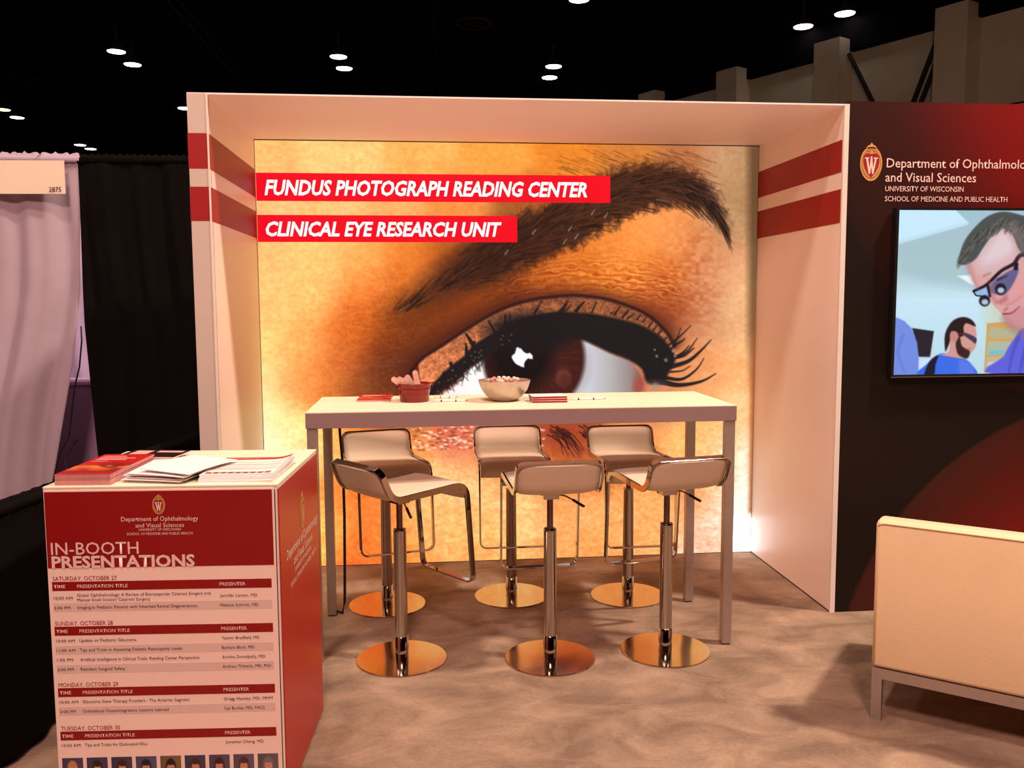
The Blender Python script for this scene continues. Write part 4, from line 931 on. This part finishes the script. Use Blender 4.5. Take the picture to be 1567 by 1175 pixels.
def make_stool(hs, foot_z, label, x, y, rz, group):
    t = thing('bar_stool', label, 'stool', (x, y, 0), rz, group)
    # side profile (y, z), from back top, under the seat line, to the footrest
    prof = arc_path([(-.205, hs + .092), (-.160, hs - .012), (.225, hs + .006), (.258, foot_z + .028)], [0, .065, .065, 0], 9)
    hw_ = .177
    P, N = [], []
    def nrm_at(i):
        a = prof[max(i - 1, 0)]; b = prof[min(i + 1, len(prof) - 1)]; d = (b - a).normalized(); return Vector((0, -d.y, d.x))
    m_ = len(prof); cr = .032
    def side(sx, rev):
        idx = range(m_) if not rev else range(m_ - 1, -1, -1)
        for i in idx:
            p = prof[i]
            P.append(Vector((sx * hw_, p.x, p.y))); N.append(nrm_at(i))
    def corner(sx, end, entering):
        """round from side rail into the crossbar (or back) at profile end 0 or -1"""
        p = prof[0] if end == 0 else prof[-1]; q = prof[1] if end == 0 else prof[-2]
        d = (Vector((0, p.x, p.y)) - Vector((0, q.x, q.y))).normalized(); base = Vector((0, p.x, p.y)); nn = nrm_at(0 if end == 0 else m_ - 1)
        ks = range(1, 7) if entering else range(6, 0, -1)
        for k in ks:
            a = math.pi / 2 * k / 6
            P.append(base + d * cr * math.sin(a) + Vector((sx * (hw_ - cr + cr * math.cos(a)), 0, 0))); N.append(nn)
    side(1, False); corner(1, -1, True); corner(-1, -1, False); side(-1, True); corner(-1, 0, True); corner(1, 0, False)
    fr_ = obj('frame', strap(P, .026, .0085, N), M['chrome'], t, bevel=.001)
    # upholstered shell following the same profile
    d0 = (prof[0] - prof[1]).normalized(); cr2 = cr - .002
    tops = [prof[0] + d0 * cr2 * q for q in (.97, .9, .75, .5, .25)]
    wids = [cr2 * (1 - math.sqrt(max(0, 1 - q * q))) for q in (.97, .9, .75, .5, .25)]
    low = arc_path([tuple(prof[0]), (-.160, hs - .012), (.225, hs + .006), (.247, hs - .06)], [0, .065, .06, 0], 9)
    sp_ = tops + low
    bm = bmesh.new(); wd = hw_ - .006; nx = 12; rows_t, rows_b = [], []; n = len(sp_)
    # resample
    for i, p in enumerate(sp_):
        a = sp_[max(i - 1, 0)]; b = sp_[min(i + 1, n - 1)]; d = (b - a).normalized(); nn = Vector((-d.y, d.x))
        rt_, rb_ = [], []
        for k in range(nx + 1):
            s = k / nx * 2 - 1; w2 = wd - (wids[i] if i < 5 else 0)
            edge = (1 - abs(s) ** 6); th_ = .014 * edge + .002; bul = .004 * (1 - s * s)
            rt_.append(bm.verts.new((s * w2, p.x + nn.x * (th_ * .6), p.y + nn.y * (th_ * .6))))
            rb_.append(bm.verts.new((s * w2, p.x - nn.x * (th_ * .8 + bul), p.y - nn.y * (th_ * .8 + bul))))
        rows_t.append(rt_); rows_b.append(rb_)
    for i in range(n - 1):
        for k in range(nx):
            bm.faces.new((rows_t[i][k], rows_t[i][k + 1], rows_t[i + 1][k + 1], rows_t[i + 1][k])); bm.faces.new((rows_b[i][k], rows_b[i + 1][k], rows_b[i + 1][k + 1], rows_b[i][k + 1]))
        for k in (0, nx): bm.faces.new((rows_t[i][k], rows_t[i + 1][k], rows_b[i + 1][k], rows_b[i][k]))
    for i in (0, n - 1):
        for k in range(nx): bm.faces.new((rows_t[i][k], rows_t[i][k + 1], rows_b[i][k + 1], rows_b[i][k]))
    sh = obj('seat_shell', bm, M['seat'], t, True)
    mt_ = obj('seat_mount', B(-.05, .05, -.05, .06, hs - .046, hs - .028), M['chrome'], t, bevel=.003)
    obj('mount_plate', B(-.034, .034, -.03, .03, hs - .068, hs - .046), M['chrome'], mt_)
    lv = obj('lever', tube([(.02, -.01, hs - .05), (.06, -.02, hs - .056), (.092, -.03, hs - .072)], .0035, 8), M['rod'], t, True)
    obj('lever_grip', tube([(.092, -.03, hs - .072), (.125, -.04, hs - .093), (.14, -.044, hs - .101)], .006, 10), M['dark'], lv, True)
    obj('gas_rod', lathe([(.0135, .55), (.0135, hs - .06)], 24), M['rod'], t, True)
    col = obj('column', lathe([(.0275, .012), (.0275, .560), (.0285, .561), (.0285, .570), (.026, .574), (.0135, .575), (.0, .575)], 36), M['chrome'], t)
    for p_ in col.data.polygons: p_.use_smooth = abs(p_.normal.z) < .5
    obj('column_sleeve', lathe([(.0295, .010), (.0295, .105), (.0275, .106)], 36), M['chrome'], col, True)
    ds = obj('base_disc', lathe([(0, 0), (.1925, 0), (.1935, .002), (.1935, .005), (.1925, .007), (.030, .0095), (0, .0095)], 64), M['disc'], t)
    
    return t
gs = 'cream and chrome bar stools round the table'
make_stool(.756, .325, 'front left cream bar stool turned sideways to the right', .811, -1.389, R(-52), gs)
make_stool(.772, .330, 'front middle cream bar stool with its back to the viewer', 1.449, -1.453, R(3), gs)
make_stool(.770, .335, 'front right cream bar stool turned slightly left beside the table leg', 1.965, -1.425, R(11), gs)
make_stool(.742, .345, 'back left cream bar stool facing the viewer behind the table', .72, -.695, R(195), gs)
make_stool(.742, .340, 'back middle cream bar stool facing the viewer behind the table', 1.362, -.635, R(180), gs)
make_stool(.742, .340, 'back right cream bar stool facing the viewer behind the table', 1.967, -.70, R(181), gs)

# ================================================================== SOFA
sf = thing('sofa', 'low cream leather sofa on a grey metal frame, seen from behind at the right edge', 'sofa', (2.538, -2.125, 0), R(-39))
Ls, Ds = 1.5, .78
obj('backrest', B(0, Ls, 0, .10, .198, .745), M['sofa'], sf, bevel=.016, smooth=True)
pp = [(.008, -.0005, .215), (.008, -.0005, .72), (.014, -.0005, .733), (.03, -.0005, .736), (Ls - .03, -.0005, .736), (Ls - .014, -.0005, .733), (Ls - .008, -.0005, .72), (Ls - .008, -.0005, .215)]
obj('piping', tube(pp, .0035, 8), M['sofa'], sf, True)
obj('armrest', B(0, .12, .102, Ds, .198, .56), M['sofa'], sf, bevel=.016); obj('armrest', B(Ls - .12, Ls, .102, Ds, .198, .56), M['sofa'], sf, bevel=.016)
obj('seat_base', B(.122, Ls - .122, .102, Ds - .01, .198, .29), M['sofa'], sf, bevel=.01)
for x0, x1 in ((.124, Ls / 2 - .002), (Ls / 2 + .002, Ls - .124)):
    obj('seat_cushion', B(x0, x1, .18, Ds - .005, .292, .42), M['sofa'], sf, bevel=.02)
    obj('back_cushion', B(x0, x1, .103, .178, .292, .70), M['sofa'], sf, bevel=.02)
for nm, bb in (('frame_rail', (0.003, Ls - .003, .003, .038)), ('frame_rail', (0.003, Ls - .003, Ds - .038, Ds - .003)), ('frame_rail', (.003, .038, .038, Ds - .038)), ('frame_rail', (Ls - .038, Ls - .003, .038, Ds - .038))):
    obj(nm, B(bb[0], bb[1], bb[2], bb[3], .158, .196), M['legm'], sf)
for x in (.003, Ls - .038):
    for y in (.003, Ds - .038): obj('leg', B(x, x + .035, y, y + .035, 0, .158), M['legm'], sf)
